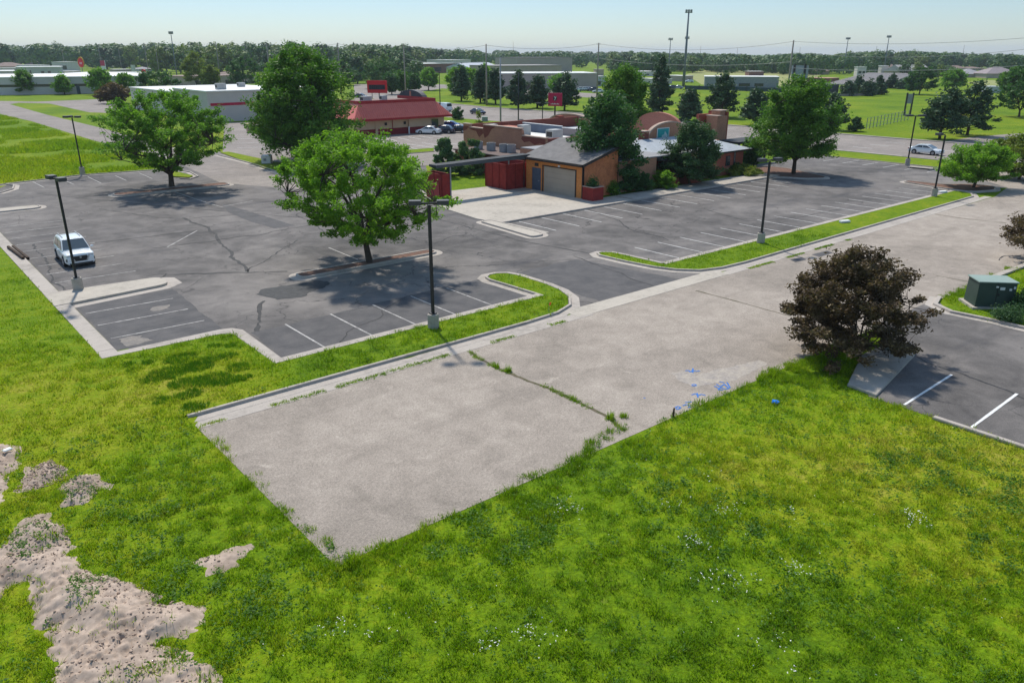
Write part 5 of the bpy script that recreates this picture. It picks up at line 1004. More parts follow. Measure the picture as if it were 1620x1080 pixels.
# white building with the red stripe: two visible faces
cX, cY = G(333, 194); t_ = thing("store", "white store building with a red stripe around its wall, left of the tallest tree", "store", (cX, cY, 0)); h1 = HT(333, 194, 146); Lx = 30; Ly = 58
MB().box(0, 0, 0, Lx, 22, h1).build("wall", PINKW, t_); MB().box(0, 22, 0, Lx, Ly, h1*.86).build("wall", WST, t_); MB().box(-.2, -.2, h1, Lx+.2, 22.2, h1+.25).build("parapet", WHITEP, t_); MB().box(-.2, 22.2, h1*.86, Lx, Ly+.2, h1*.86+.25).build("roof", WROOF, t_)
MB().box(.5, -.06, h1*.54, Lx, -.003, h1*.63).build("stripe", REDST, t_)
mb = MB(); [mb.box(-.08, 24+i*7, 0, -.003, 24.25+i*7, h1*.84) for i in range(5)]; mb.build("downpipe", TAUPE, t_)
unit("grey unit at the front corner of the white store's roof", cX+5, cY+5, h1+.26, 2.0, 1.3, rnd=False); unit("grey unit at the back of the white store's roof", cX+14, cY+16, h1+.26, 1.6, 1.0, rnd=False)
wn = [(.075, .58, .44, .58), (.60, .84, .44, .58)]
t_, L, h, D = block("office_building", "long single storey white office with one dark ribbon window, far left", "building", (-60, 152), (226, 147), 123, 55, WST, WROOF, wins=wn)
MB().box(.62*L, -.06 if D > 0 else .06, 0, .64*L, -.003 if D > 0 else .065, .5*h).build("door", BLUED, t_)
block("store", "taller pale block with two dark windows rising behind the white office", "building", (30, 134), (100, 133), 106, 22, M("pale_green_render", (.54, .53, .49), (.48, .47, .44), .3, .9), WROOF, wins=((.55, .62, .35, .75), (.70, .77, .35, .75), (.30, .33, .3, .8)))
block("store", "low white shop roof with vents behind the middle of the white office", "building", (96, 130), (190, 130), 116, 30, WST, WROOF, wins=((.05, .3, .1, .5),))
block("store", "pale shop block at the left edge behind the white office", "building", (-50, 132), (24, 131), 113, 30, PINKW, WROOF, wins=((.55, .98, .2, .6),))
block("store", "small white building with a dark fascia near the round red sign", "building", (84, 113), (108, 113), 98, 20, WST, WROOF, wins=((.5, .95, .2, .6),))
block("house", "low house with a brown roof, leftmost behind the shops", "house", (-20, 112), (28, 112), 99, 20, TANF, BRNR, "hip", .5)
block("house", "long low white roofed building above the pale block at the left", "building", (28, 113), (66, 113), 103, 14, BLUW, WROOF)
block("house", "brown roofed house half hidden behind the shops", "house", (40, 108), (62, 108), 97, 14, TANF, BRNR, "hip", .5)
block("store", "white walled shop right of the tower sign at the left", "building", (166, 128), (236, 126), 116, 25, TANF, WROOF, wins=((.1, .4, .1, .55), (.5, .8, .1, .55)))
block("apartment_building", "tan low building seen behind the yellowish trees", "building", (300, 136), (410, 132), 121, 25, TANF, BRNR, wins=((.1, .3, .1, .5), (.5, .7, .1, .5)))
block("school_building", "white and brick building among trees left of the school", "building", (660, 117), (722, 115), 101, 30, BRKF, WROOF, wins=((.05, .2, .55, .75), (.4, .6, .2, .6)))
block("school_building", "white boxy rooftop building directly left of the school", "building", (716, 113), (745, 112), 95, 26, WST, WROOF, wins=((.1, .5, .1, .5),))
block("school_building", "pale building with a sloping white roof beside the tall steel pole", "building", (742, 121), (790, 119), 100, 18, PINKW, BLUW, "gable", .35)
block("school_building", "largest pinkish hall of the school complex, at the back", "building", (818, 116), (905, 115), 91, 40, M("mauve_wall", (.44, .36, .33), (.38, .32, .29), .3, .9), TAUPE)
block("school_building", "middle tan school wing with a long flat grey roof", "building", (783, 128), (888, 126), 104, 30, TANF, M("dull_roof_far", (.36, .33, .32), (.30, .28, .27), .3, .9))
block("school_building", "front school wing with a pale blue roof band above mauve walls", "building", (793, 143), (944, 142), 116, 26, MATS["mauve_wall"], WROOF, wins=((.22, .36, .05, .45), (.7, .76, .05, .4)))
block("annex", "small pale blue fronted annex at the right end of the school", "building", (932, 137), (958, 136), 121, 12, BLUW, WROOF, wins=((.3, .7, .1, .5),))
block("annex", "tan windowless block between trees right of the school", "building", (942, 121), (955, 121), 110, 14, TANF, TAUPE)
block("field_house", "long low grey building with a pale roof beside the sports field", "building", (1114, 138), (1231, 139), 121, 16, GREYM, WROOF, wins=((.47, .62, .1, .38), (.68, .8, .1, .38)))
block("field_house", "small red roofed shelter behind the long grey building", "shelter", (1185, 120), (1208, 120), 113, 10, BRKF, WROOF)
block("concession_stand", "low red brick stand left of the bleachers", "building", (1276, 130), (1312, 131), 123, 10, BRKF, M("salmon_roof", (.5, .27, .22), (.42, .22, .18), .4, .9))
block("press_box", "white press box on the bleachers' rear edge", "press box", (1355, 121), (1369, 121), 106, 5, WST, WROOF, wins=((.15, .5, .3, .55), (.6, .9, .3, .55)))
block("press_box", "narrow grey press box behind the right light mast", "press box", (1393, 121), (1403, 121), 104, 5, PINKW, WROOF)
block("house", "long brown roofed house behind the scoreboard", "house", (1274, 118), (1311, 118), 105, 12, TANF, BRNR, "hip", .6); block("house", "brown roofed house between the trees left of the scoreboard", "house", (1168, 112), (1206, 112), 103, 12, TANF, BRNR, "hip", .55)
block("house", "brown roofed house between the two light masts", "house", (1396, 113), (1414, 113), 102, 10, BRKF, BRNR, "gable", .5); block("house", "pale grey gabled house right of the light masts", "house", (1428, 122), (1474, 121), 103, 14, TANF, M("pale_shingle_far", (.42, .40, .38), (.35, .33, .31), .4, .9), "gable", .55)
block("house", "wide grey hip roofed house at the right, left one of two", "house", (1520, 123), (1560, 123), 109, 16, TANF, GREYR, "hip", .6); block("house", "wide purplish roofed house at the right, right one of two", "house", (1560, 124), (1612, 124), 106, 16, TANF, M("purple_grey_roof", (.30, .25, .26), (.24, .2, .2), .4, .9), "hip", .6)
block("shed", "small pale blue shed near the right edge of the park", "shed", (1564, 147), (1584, 147), 137, 6, BLUW, BLUW); block("house", "house with a pale roof low among trees at the far right", "house", (1500, 112), (1530, 112), 104, 12, TANF, BRNR, "hip", .5)
rb2 = np.random.default_rng(4)
for i, (px, py, w_, tp, kd, lab) in enumerate(((196, 118, 26, 110, 0, "pale flat roofed shop between the trees behind the signs"), (232, 113, 22, 106, 1, "small brown roofed house in the trees above the far shops"), (20, 118, 34, 108, 0, "white flat roofed shop at the left edge beyond the offices"), (118, 121, 24, 113, 0, "low white shop beneath the round red sign"),
 (150, 124, 22, 117, 0, "low cream shop beneath the tower sign"), (300, 128, 28, 120, 0, "white low building beneath the yellowish tree"), (362, 121, 30, 113, 1, "grey hip roofed building left of the tallest tree, among trees"), (560, 118, 24, 110, 1, "brown roofed house just right of the tallest tree"), (640, 118, 20, 111, 0, "white low building by the wooden utility pole"),
 (1010, 110, 26, 104, 1, "pale hip roofed house among trees right of the pointed tree"), (1030, 121, 22, 113, 0, "white low building left of the tall pine"), (1050, 133, 26, 125, 0, "pale low dugout building beside the mast bases"), (1086, 129, 20, 120, 0, "white hut at the foot of the tallest floodlight mast"),
 (1118, 108, 24, 102, 1, "far brown roofed house above the field house"), (1232, 110, 22, 104, 1, "far house with a brown roof left of the leaning pole"), (1340, 110, 26, 104, 1, "far grey roofed house just above the bleachers"), (1478, 108, 30, 102, 1, "far hip roofed house right of the pale gabled house"), (1590, 106, 30, 100, 1, "far pale roofed house at the right edge of the skyline"), (1545, 112, 24, 106, 1, "far brown roofed house above the purplish roofed house"))):
    block("house" if kd else "store", lab, "house" if kd else "building", (px-w_/2, py), (px+w_/2, py-.4), tp, 14, (TANF, WST, PINKW)[i % 3], (BRNR, GREYR)[i % 2] if kd else WROOF, "hip" if kd else "flat", .5, wins=((.15, .35, .2, .5), (.6, .8, .2, .5)))
    HOLES.append((px-w_/2, px+w_/2, tp, py))
# bleachers seen from behind: a tilted deck
A_, B_ = G(1306, 134), G(1404, 137); a = Vector(A_); b = Vector(B_); u = (b-a).normalized(); L = (b-a).length; nn = Vector((-u.y, u.x)); nn = nn if nn.dot(a) > 0 else -nn; t_ = thing("bleachers", "broad pale concrete bleachers sloping down beside the stadium", "bleachers", (a.x, a.y, 0), math.atan2(u.y, u.x)); sg_ = 1 if Vector((-u.y, u.x)).dot(nn) > 0 else -1
mb = MB(); nst = 14
for i in range(nst): mb.box(i*.3, sg_*(i*2.4) if sg_ > 0 else -(i+1)*2.4, 0, L-i*.3, sg_*((i+1)*2.4) if sg_ > 0 else -i*2.4, .6+i*.34)
mb.build("seating_tiers", M("pale_concrete_far", (.52, .47, .44), (.46, .41, .38), .3, .9), t_)
mb = MB(); yy = sg_*nst*2.4; [mb.box(4+i*3, yy-.05, 0, 4.1+i*3, yy+.05, 6.6) for i in range(int(L/3)-2)]; mb.box(4, yy-.05, 6.5, L-4, yy+.05, 6.6).build("railing", GREYM, t_)
BLUEF = M("blue_green_windscreen", (.035, .07, .085), (.025, .05, .065), .3, .8); DKW = M("slate_wall", (.085, .09, .11), (.07, .07, .09), .3, .9)
def fence(nm, label, pts, hpx, mat, posts=True, cat="fence", th=.15):
    q = gp(*pts); h = HT(pts[0], pts[1], pts[1]-hpx); t = thing(nm, label, cat, (*q[0], 0)); mb = MB(); mp = MB()
    for i in range(len(q)-1):
        a, b = Vector(q[i])-Vector(q[0]), Vector(q[i+1])-Vector(q[0]); L = (b-a).length; an = math.atan2((b-a).y, (b-a).x); c = (a+b)/2; mb.cbox((c.x, c.y, h/2+.05), (L, th, h-.1), an)
        for j in range(int(L/6)+1): p_ = a+(b-a)*min(1, j*6/L); mp.cbox((p_.x, p_.y, h/2+.1), (.25, .25, h+.2), 0)
    mb.build("panel", mat, t)
    if posts: mp.build("posts", BLACK, t)
fence("windscreen_fence", "dark teal screened fence along the near edge of the sports ground", (1084, 142, 1160, 144, 1238, 147), 6.5, BLUEF)
fence("stadium_wall", "dark slate wall with banners running below the bleachers", (1238, 150, 1290, 152, 1325, 151), 17, DKW, cat="wall"); fence("stadium_wall", "dark slate wall to the right of the small pine hedge", (1388, 141, 1422, 139), 10, DKW, cat="wall")
fence("low_wall", "low pale wall panels beneath the small pine hedge", (1326, 153, 1372, 152, 1398, 147), 4, TAUPE, cat="wall")
t_ = thing("wire_fence", "thin wire fence on slim posts across the park lawn", "fence", (*G(1370, 205), 0)); q0 = Vector(G(1370, 205)); mb = MB()
pp_ = [Vector(G(1370+i*5.5, 205-i*1.2))-q0 for i in range(13)]
[MB().box(p_.x-.05, p_.y-.05, 0, p_.x+.05, p_.y+.05, 2.2).build("post", GREYM, t_) for p_ in pp_]; a = Vector((0, 0)); b = Vector(G(1436, 190.6))-q0; mb = MB(); [mb.tube([(0, 0, z), (b.x, b.y, z)], .025, 4) for z in (.3, .9, 1.5, 2.1)]; mb.build("wires", GREYM, t_)
# ================================================================== VEHICLES
def car(name, label, cat, loc, rz, paint, L=4.65, W=1.84, Hh=1.68, kind='suv', group=None, plate=True):
    """x forward, wheels on z = 0"""
    t = thing(name, label, cat, (*loc, .016), rz, group); hl, hw = L/2, W/2
    if kind == 'suv': top = [(-hl, .62), (-hl+.05, 1.02), (-hl+.3, 1.08), (-.2, 1.05), (.95, 1.02), (1.1, 1.03), (hl-.45, 1.0), (hl-.12, .93), (hl, .70)]; belt = 1.06; roof = [(-hl+.28, 1.05), (-hl+.62, Hh-.08), (-.9, Hh), (.0, Hh), (.42, Hh-.06), (1.22, 1.02)]
    elif kind == 'van': top = [(-hl, .7), (-hl+.04, 1.1), (-hl+.3, 1.12), (0, 1.1), (1.4, 1.08), (1.5, 1.02), (hl-.3, .92), (hl-.08, .78), (hl, .6)]; belt = 1.1; roof = [(-hl+.05, 1.1), (-hl+.12, Hh-.05), (-1.2, Hh), (.6, Hh), (1.0, Hh-.1), (1.65, 1.05)]
    else: top = [(-hl, .60), (-hl+.06, .93), (-hl+.45, .98), (-.3, .93), (.8, .90), (1.0, .90), (hl-.5, .80), (hl-.12, .70), (hl, .52)]; belt = .94; roof = [(-hl+.55, .96), (-1.05, Hh-.06), (-.6, Hh), (.0, Hh), (.3, Hh-.06), (1.25, .90)]
    rings = []
    for x, z in top:
        e = 1-.13*max(0, (abs(x)-hl+.55)/.55)**2; w2 = hw*e
        rings.append([(x, -w2*.90, .24), (x, -w2*.99, .34), (x, -w2, .58), (x, -w2*.965, max(.5, z-.10)), (x, -w2*.86, z-.015), (x, -w2*.4, z+.02), (x, w2*.4, z+.02), (x, w2*.86, z-.015), (x, w2*.965, max(.5, z-.10)), (x, w2, .58), (x, w2*.99, .34), (x, w2*.90, .24)])
    V = [p for r in rings for p in r]; n = 12; F = []
    for i in range(len(rings)-1):
        for j in range(n): a = i*n+j; b = i*n+(j+1) % n; F.append((a, b, b+n, a+n))
    F += [tuple(range(n)), tuple(range((len(rings)-1)*n, len(rings)*n))]
    MB().add(V, F).build("body", paint, t, smooth=False, bevel=.035)
    rw = hw*.74; bw = hw*.93
    def cw(z): k = (z-belt)/(Hh-belt); return bw+(rw-bw)*max(0, min(1, k))
    rg = [[(x, -cw(z), z), (x, -cw(z)*.9, z+.035), (x, cw(z)*.9, z+.035), (x, cw(z), z)] for x, z in roof]; V = [p for r in rg for p in r]; n2 = len(rg); F = []
    for i in range(n2-1):
        for j in range(3): a = i*4+j; F.append((a, a+1, a+5, a+4))
    for s_ in (0, 3): F.append(tuple(i*4+s_ for i in range(n2)))
    F.append(tuple([0, 1, 2, 3])); F.append(tuple((n2-1)*4+j for j in range(4))); MB().add(V, F).build("cabin", paint, t, bevel=.03)
    # glass
    def quad(pts, nm, off, m=DARKG):
        a = [Vector(p)+Vector(off) for p in pts]; b = [Vector(p)-Vector(off)*.5 for p in pts]; k = len(pts)
        return MB().add(a+b, [tuple(range(k)), tuple(range(k, 2*k))[::-1]]+[(i, (i+1) % k, k+(i+1) % k, k+i) for i in range(k)]).build(nm, m, t)
    (xa, za), (xb, zb) = roof[-1], roof[-2]; i0, i1 = .08, .93
    P0 = (xa+(xb-xa)*i0, za+(zb-za)*i0); P1 = (xa+(xb-xa)*i1, za+(zb-za)*i1)
    quad([(P0[0], -cw(P0[1])*.93, P0[1]), (P0[0], cw(P0[1])*.93, P0[1]), (P1[0], cw(P1[1])*.9, P1[1]), (P1[0], -cw(P1[1])*.9, P1[1])], "windscreen", (.03, 0, .045), GLASSB)
    (xa, za), (xb, zb) = roof[0], roof[1]; P0 = (xa+(xb-xa)*.2, za+(zb-za)*.2); P1 = (xa+(xb-xa)*.92, za+(zb-za)*.92)
    quad([(P0[0], -cw(P0[1])*.88, P0[1]), (P0[0], cw(P0[1])*.88, P0[1]), (P1[0], cw(P1[1])*.86, P1[1]), (P1[0], -cw(P1[1])*.86, P1[1])], "rear_window", (-.03, 0, .035))
    zt = Hh-.13; zb_ = belt+.05; xr = roof[0][0]+.38; xf = roof[-1][0]-.30; xrt = roof[1][0]+.22; xft = roof[-2][0]-.02
    cuts = [(xr, xrt), ((xr+xf)/2-.05, (xrt+xft)/2-.05)] if kind != 'van' else [(xf-1.0, xft-.85)]
    for s_ in (-1, 1):
        segs = [((xr, xrt), ((xr+xf)/2-.06, (xrt+xft)/2-.06)), (((xr+xf)/2+.02, (xrt+xft)/2+.02), (xf, xft))] if kind != 'van' else [((xf-.95, xft-.8), (xf, xft))]
        for (b0, t0), (b1, t1) in segs:
            quad([(b0, s_*cw(zb_), zb_), (b1, s_*cw(zb_), zb_), (t1, s_*cw(zt), zt), (t0, s_*cw(zt), zt)], "side_window", (0, s_*.014, .004))
    wr = .345 if kind == 'suv' else .32; wb = L*.29
    for sx in (-1, 1):
        for sy in (-1, 1):
            x = sx*wb+(.02 if kind == 'suv' else 0); y = sy*(hw-.10); wh = MB().tube([(x, y-.12, wr), (x, y+.125*1, wr)], wr, 20).build("wheel", TYRE, t)
            yo = y+sy*.13; MB().tube([(x, yo-.012, wr), (x, yo+.012, wr)], wr*.66, 16).build("rim", RIM, wh)
            MB().tube([(x, sy*(hw-.02), wr+.02), (x, sy*(hw+.004), wr+.02)], wr*1.17, 20).build("wheel_arch", TYRE, t)
            wh2 = MB().tube([(x, sy*(hw+.005), wr), (x, sy*(hw+.02), wr)], wr*.99, 20); wh2.build("tyre", TYRE, wh); MB().tube([(x, sy*(hw+.02), wr), (x, sy*(hw+.032), wr)], wr*.62, 14).build("rim", RIM, wh)
    zf = top[-1][1]; gz0, gz1 = (zf-.24, zf+.12) if kind == 'suv' else (zf-.10, zf+.12)
    MB().box(hl-.10, -hw*.46, gz0, hl+.022, hw*.46, gz1).build("grille", BLACK, t, bevel=.02); MB().box(hl-.3, -hw*.80, .24, hl+.012, hw*.80, .37).build("front_bumper", BLACK, t, bevel=.02); MB().box(-hl-.015, -hw*.8, .26, -hl+.2, hw*.8, .42).build("rear_bumper", BLACK, t, bevel=.02)
    if kind == 'suv':
        for s_ in (-1, 1): MB().add([(hl+.026, s_*hw*.62, zf+.12), (hl+.026, s_*hw*.53, zf+.12), (hl+.026, s_*hw*.32, zf-.26), (hl+.026, s_*hw*.42, zf-.26), (hl-.04, s_*hw*.62, zf+.12), (hl-.04, s_*hw*.53, zf+.12), (hl-.04, s_*hw*.32, zf-.26), (hl-.04, s_*hw*.42, zf-.26)], [(0, 1, 2, 3), (7, 6, 5, 4), (0, 4, 5, 1), (1, 5, 6, 2), (2, 6, 7, 3), (3, 7, 4, 0)]).build("grille_trim", RIM, t)
        MB().tube([(hl+.02, 0, zf+.02), (hl+.032, 0, zf+.02)], .07, 14).build("emblem", RIM, t)
        for s_ in (-1, 1): MB().box(hl-.34, s_*hw*.90-.05*(s_ > 0), .55, hl-.06, s_*hw*.90+.05*(s_ < 0)+.0, .70) if False else MB().cbox((hl-.13, s_*hw*.80, .56), (.16, .26, .20), -s_*.45).build("fog_lamp_recess", BLACK, t, bevel=.02)
        MB().box(-1.7, -hw*.60, Hh+.04, .1, -hw*.56, Hh+.09).build("roof_rail", GREYM, t); MB().box(-1.7, hw*.56, Hh+.04, .1, hw*.60, Hh+.09).build("roof_rail", GREYM, t)
        MB().box(-1.3, -hw-.008, .25, 1.3, -hw*.95, .40).build("sill_trim", BLACK, t); MB().box(-1.3, hw*.95, .25, 1.3, hw+.008, .40).build("sill_trim", BLACK, t)
    for s_ in (-1, 1):
        MB().cbox((hl-.14, s_*hw*.72, zf+.17), (.22, .34, .09), -s_*.35).build("headlight", HEADL, t, bevel=.02); MB().cbox((-hl+.06, s_*hw*.80, zf+.24), (.18, .26, .15), s_*.25).build("tail_light", TAILL, t, bevel=.02)
        MB().cbox((.95 if kind != 'van' else 1.35, s_*(hw+.10), belt+.06), (.14, .20, .13)).build("wing_mirror", paint, t, bevel=.03)
    if plate: MB().box(-hl-.02, -.16, .5 if kind != 'suv' else .72, -hl-.003, .16, .62 if kind != 'suv' else .84).build("number_plate", WHITEP, t)
    return t
GLASSB = glass("windscreen_glass", (.05, .065, .075), .05); HEADL = M("headlight_lens", (.55, .58, .60), rough=.15, spec=.8); TAILL = M("tail_lens", (.35, .01, .01), rough=.2, spec=.7)
def paint(nm, c, r=.22):
    if nm in MATS: return MATS[nm]
    m, t, b = newmat(nm, r, .6); t.links.new(mixc(t, noise(t, opos(t), 3, 3), c, tuple(v*.93 for v in c)), b.inputs["Base Color"]); b.inputs["Coat Weight"].default_value = .6; MATS[nm] = m; return m
PW = paint("white_car_paint", (.80, .82, .82)); PB = paint("blue_car_paint", (.02, .07, .30)); PN = paint("navy_car_paint", (.012, .016, .04)); PK = paint("black_car_paint", (.012, .012, .014)); PS = paint("silver_car_paint", (.42, .44, .46))
car("parked_suv", "white compact SUV parked alone facing the camera in the left bays", "car", (10.6, 61.8), math.radians(-91.5), PW, L=4.75, W=1.92, Hh=1.72, kind='suv', plate=False)
car("moving_sedan", "white sedan driving on the main road behind the right verge", "car", (122.2, 50.4), math.radians(-90), PW, 4.6, 1.8, 1.42, 'sedan')
x, y = G(684, 213); car("parked_sedan", "white sedan parked nose-in beside the red roofed restaurant, seen from behind", "car", (x, y+1.2), math.radians(128), PW, 4.6, 1.8, 1.42, 'sedan', plate=True)
x, y = G(705, 212); car("parked_sedan", "small navy hatchback between the white sedan and the blue car", "car", (x+.5, y+1.2), math.radians(128), PN, 4.1, 1.75, 1.45, 'sedan')
x, y = G(717, 205); car("parked_sedan", "bright blue car parked behind the navy hatchback", "car", (x+.6, y+2.5), math.radians(128), PB, 4.5, 1.8, 1.42, 'sedan')
x, y = G(729, 211); car("parked_sedan", "black car parked beside the narrow pointed conifer", "car", (x+.2, y+1.4), math.radians(128), PK, 4.6, 1.8, 1.4, 'sedan')
car("delivery_van", "white van driving on the main road right of the red roof", "van", G(702, 176), math.radians(90), PW, 5.3, 1.95, 2.1, 'van'); car("moving_sedan", "dark blue car on the main road near the first park pine", "car", G(756, 181), math.radians(-90), PN, 4.5, 1.8, 1.42, 'sedan')
car("moving_sedan", "dark car on the road just left of the red sign's posts", "car", G(571, 155), math.radians(-60), PK, 4.5, 1.8, 1.45, 'sedan')
lotc = None
for i, (px, py, pt, lab) in enumerate(((917, 144, PW, "first white car from the left in the school car park row"), (924, 144, PW, "second white car from the left in the school car park row"), (931, 144, PS, "silver car in the school car park row"), (938, 144.5, PN, "dark car at the right end of the school car park row"), (946, 147, PW, "white car nearer than the school car park row, by the steel pole"),
    (800, 139, PW, "white car by the front door of the school"), (1016, 127, PN, "dark car right of the annex, first of three"), (1021, 129, PW, "white car right of the annex, middle of three"), (1026, 131, PK, "black car right of the annex, last of three"), (1062, 141, PN, "dark car left of the two cars by the teal fence"), (1072, 141, PS, "silver car against the end of the teal fence"),
    (1090, 131, PW, "white vehicle at the left end of the long grey field house"), (200, 113, PS, "silver car at the far left beside the shop signs"), (1414, 118, PW, "white car beside the pale grey gabled house"), (1424, 119, PW, "second white car beside the pale grey gabled house"))):
    car("parked_car", lab, "car", G(px, py), math.radians(140), pt, 4.6, 1.85, 1.5, 'suv' if i % 2 else 'sedan', "cars in the distant car parks")
# ================================================================== POLES, LAMPS, SIGNS
def lamp(label, px, py, top, heads, base=.8, hw_=.62):
    x, y = G(px, py); H = HT(px, py, top); t = thing("street_lamp", label, "lamp post", (x, y, .1 if True else 0), 0, None)
    MB().tube([(0, 0, -.12), (0, 0, base-.04), (0, 0, base)], [.31, .30, .27], 18).build("concrete_base", CONC, t, smooth=False)
    MB().cbox((0, 0, base+.03), (.34, .34, .06)).build("base_plate", BLACK, t); MB().cbox((0, 0, (base+H-.3)/2), (.135, .135, H-.3-base)).build("pole", BLACK, t)
    for an in heads:
        dx, dy = math.cos(math.radians(an)), math.sin(math.radians(an)); MB().cbox((dx*.22, dy*.22, H-.22), (.40, .07, .09), math.radians(an)).build("arm", BLACK, t)
        h = MB().cbox((dx*(.40+hw_/2), dy*(.40+hw_/2), H-.17), (hw_, .46, .22), math.radians(an)).build("lamp_head", HEADM, t, bevel=.015); MB().cbox((dx*(.40+hw_/2), dy*(.40+hw_/2), H-.287), (hw_*.8, .36, .012), math.radians(an)).build("lens", GREYM, h)
    return t
HEADM = M("bronze_lamp_housing", (.07, .07, .072), (.05, .05, .052), 2, .55)
lamp("double headed black lamp post on the near verge, in front of the bright green tree", 686, 521, 318, (145, -35))
lamp("double headed lamp post on the concrete island beside the white SUV", 125, 461, 280, (100, -80))
lamp("double headed lamp post at the middle of the long grass strip", 1203, 386, 251, (160, -20))
lamp("lamp post near the right end of the long grass strip, before the bushy tree", 1477, 312, 211, (150,))
lamp("double headed lamp post on the grass at the back left of the lot", 131, 276, 184, (140, -40, 90))
lamp("lamp post on the verge between the right lot and the main road", 1435, 262, 182, (140, -40), hw_=.9)
lamp("small T-shaped lamp post behind the brick restaurant, left of the pink sign", 858, 200, 163, (140, -40), .3, hw_=1.0)
def pole(label, bx_, by_, top, r=.16, mat=None, arm=None, name="utility_pole", cat="utility pole", insul=True):
    x, y = G(bx_, by_); H = HT(bx_, by_, top); t = thing(name, label, cat, (x, y, 0)); MB().tube([(0, 0, -.1), (0, 0, H*.5), (0, 0, H)], [r*1.5, r*1.3, r*1.0], 8).build("pole", mat or WOODP, t, smooth=True)
    if arm: 
        for k, z in enumerate(arm): MB().cbox((0, 0, H-z), (1.9, .10, .12), math.radians(95)).build("cross_arm", mat or WOODP, t)
    return Vector((x, y, H))
STEELP = M("weathered_steel", (.33, .34, .35), (.26, .27, .28), 1, .5)
tops = {}
for k_, a in dict(
 a=("wooden utility pole at the left side of the tallest tree's crown top", 430, 150, 68, .17), b=("utility pole rising behind the tallest dark green tree", 540, 150, 68, .17), c=("wooden utility pole right of the red roadside sign", 642, 152, 71, .18),
 d=("tall utility pole on the park lawn left of the school", 770, 167, 70, .17), e=("utility pole between the school and the pointed green tree", 944, 158, 68, .17), f=("leaning-topped dark utility pole left of the stadium scoreboard", 1243, 170, 64, .19),
 g=("left of the two close utility poles behind the yellowish tree", 236, 122, 68, .17), h=("right of the two close utility poles behind the yellowish tree", 253, 122, 73, .15), i=("utility pole above the white tower sign at far left", 162, 112, 71, .16), j=("thin utility pole at the far left above the pale block", 104, 112, 78, .15),
 k=("utility pole above the yellow green small tree", 350, 138, 67, .17), l=("short thin pole above the shop signs on the left", 193, 112, 76, .14)).items():
    tops[k_] = pole(a[0], a[1], a[2], a[3], a[4], None, (.4,) if k_ in 'eb' else None)
pole("slender pale steel pole in front of the school, near the road", 792, 192, 92, .13, STEELP, name="steel_pole", cat="pole")
pole("black lamppost without arm behind the notched parapet", 820, 196, 116, .09, BLACK, name="steel_pole", cat="pole"); pole("slim black lamppost beside the white van", 697, 186, 114, .08, BLACK, name="steel_pole", cat="pole")
for px, py, t_, lab in ((1106, 108, 73, "hair thin far pole on the horizon left of the sports field"), (1164, 108, 76, "hair thin far pole above the long grey field house"), (1262, 109, 75, "thin far pole just right of the dark leaning pole"), (1382, 108, 73, "thin far pole between the two right light masts"), (1519, 108, 72, "thin far pole above the right hand houses"), (1363, 112, 0, ""), (812, 105, 66, "faint lattice mast on the horizon above the school")):
    if t_: pole(lab, px, py, t_, .14, WOODP, name="far_pole", cat="pole")
def mast(label, bx_, by_, top, r, nh):
    x, y = G(bx_, by_); H = HT(bx_, by_, top); t = thing("floodlight_mast", label, "floodlight", (x, y, 0)); MB().tube([(0, 0, 0), (0, 0, H*.5), (0, 0, H)], [r*1.3, r, r*.6], 8).build("pole", M("galvanised_mast", (.16, .18, .21), (.12, .14, .17), .5, .5), t, smooth=True)
    wd = 14*MPP(x, y) if H > 30 else 9*MPP(x, y); MB().cbox((0, 0, H-.6), (wd*.8, .3, .3), math.radians(-40)).build("crossbar", GREYM, t)
    for i in range(nh):
        q = (-.5+(i+.5)/nh)*wd*.8; a = math.radians(-40); MB().cbox((q*math.cos(a), q*math.sin(a), H+.1), (wd*.8/nh*.75, 1.0, 1.1), a).build("floodlight", GREYM, t, bevel=.1)
mast("tallest stadium floodlight mast, standing above the middle right of the skyline", 1081, 138, 18, .5, 3); mast("floodlight mast left of the tallest mast", 1057, 122, 62, .3, 3); mast("floodlight mast directly beside the tallest mast on its left", 1082.5, 124, 60, .3, 3)
mast("left floodlight mast behind the bleachers", 1334, 117, 61, .35, 4); mast("right floodlight mast behind the bleachers", 1397, 119, 58, .38, 4); mast("floodlight mast at the left, over the yellowish tree", 281, 128, 52, .28, 3)
# wires
def wire(label, a, b, sag=1.2, r=.035):
    a = Vector(a); b = Vector(b); pts = [tuple(a.lerp(b, i/16)-Vector((0, 0, 4*sag*(i/16)*(1-i/16)))) for i in range(17)]; o = MB().tube(pts, r, 4).build("power_line", BLACK if r < .04 else GREYM); tag(o, label, "power line", None)
up = Vector((0, 0, 1))
wire("power line from the park pole to the pole by the pointed tree", tops['d']-up*.3, tops['e']-up*.3, 1.2, .03); wire("power line from the pole by the pointed tree to the dark leaning pole", tops['e']-up*.3, tops['f']-up*.3, 2.0, .035)
fr = tops['f']+(tops['f']-tops['e'])*.9; wire("upper power line running right from the dark leaning pole", tops['f']-up*.3, fr, 1.0, .04); wire("middle power line running right from the dark leaning pole", tops['f']-up*3.0, fr-up*2.4, 1.6, .04); wire("lower pale power line running right from the dark leaning pole", tops['f']-up*7.0, fr-up*6, 1.0, .05)
wire("lower power line from the pole by the pointed tree to the dark leaning pole", tops['e']-up*4.5, tops['f']-up*5.5, 1.5, .04); wire("power line between the two wooden poles by the red sign", tops['b']-up*.3, tops['c']-up*.3, 1.2, .03); wire("power line from the wooden pole by the red sign to the park pole", tops['c']-up*.3, tops['d']-up*.3, 1.2, .03)
wire("lower power line from the wooden pole by the red sign to the park pole", tops['c']-up*4.5, tops['d']-up*4.5, 1.0, .04); wire("power line from the left of the tallest tree to the pole behind it", tops['a']-up*.3, tops['b']-up*.3, 1.0, .03)
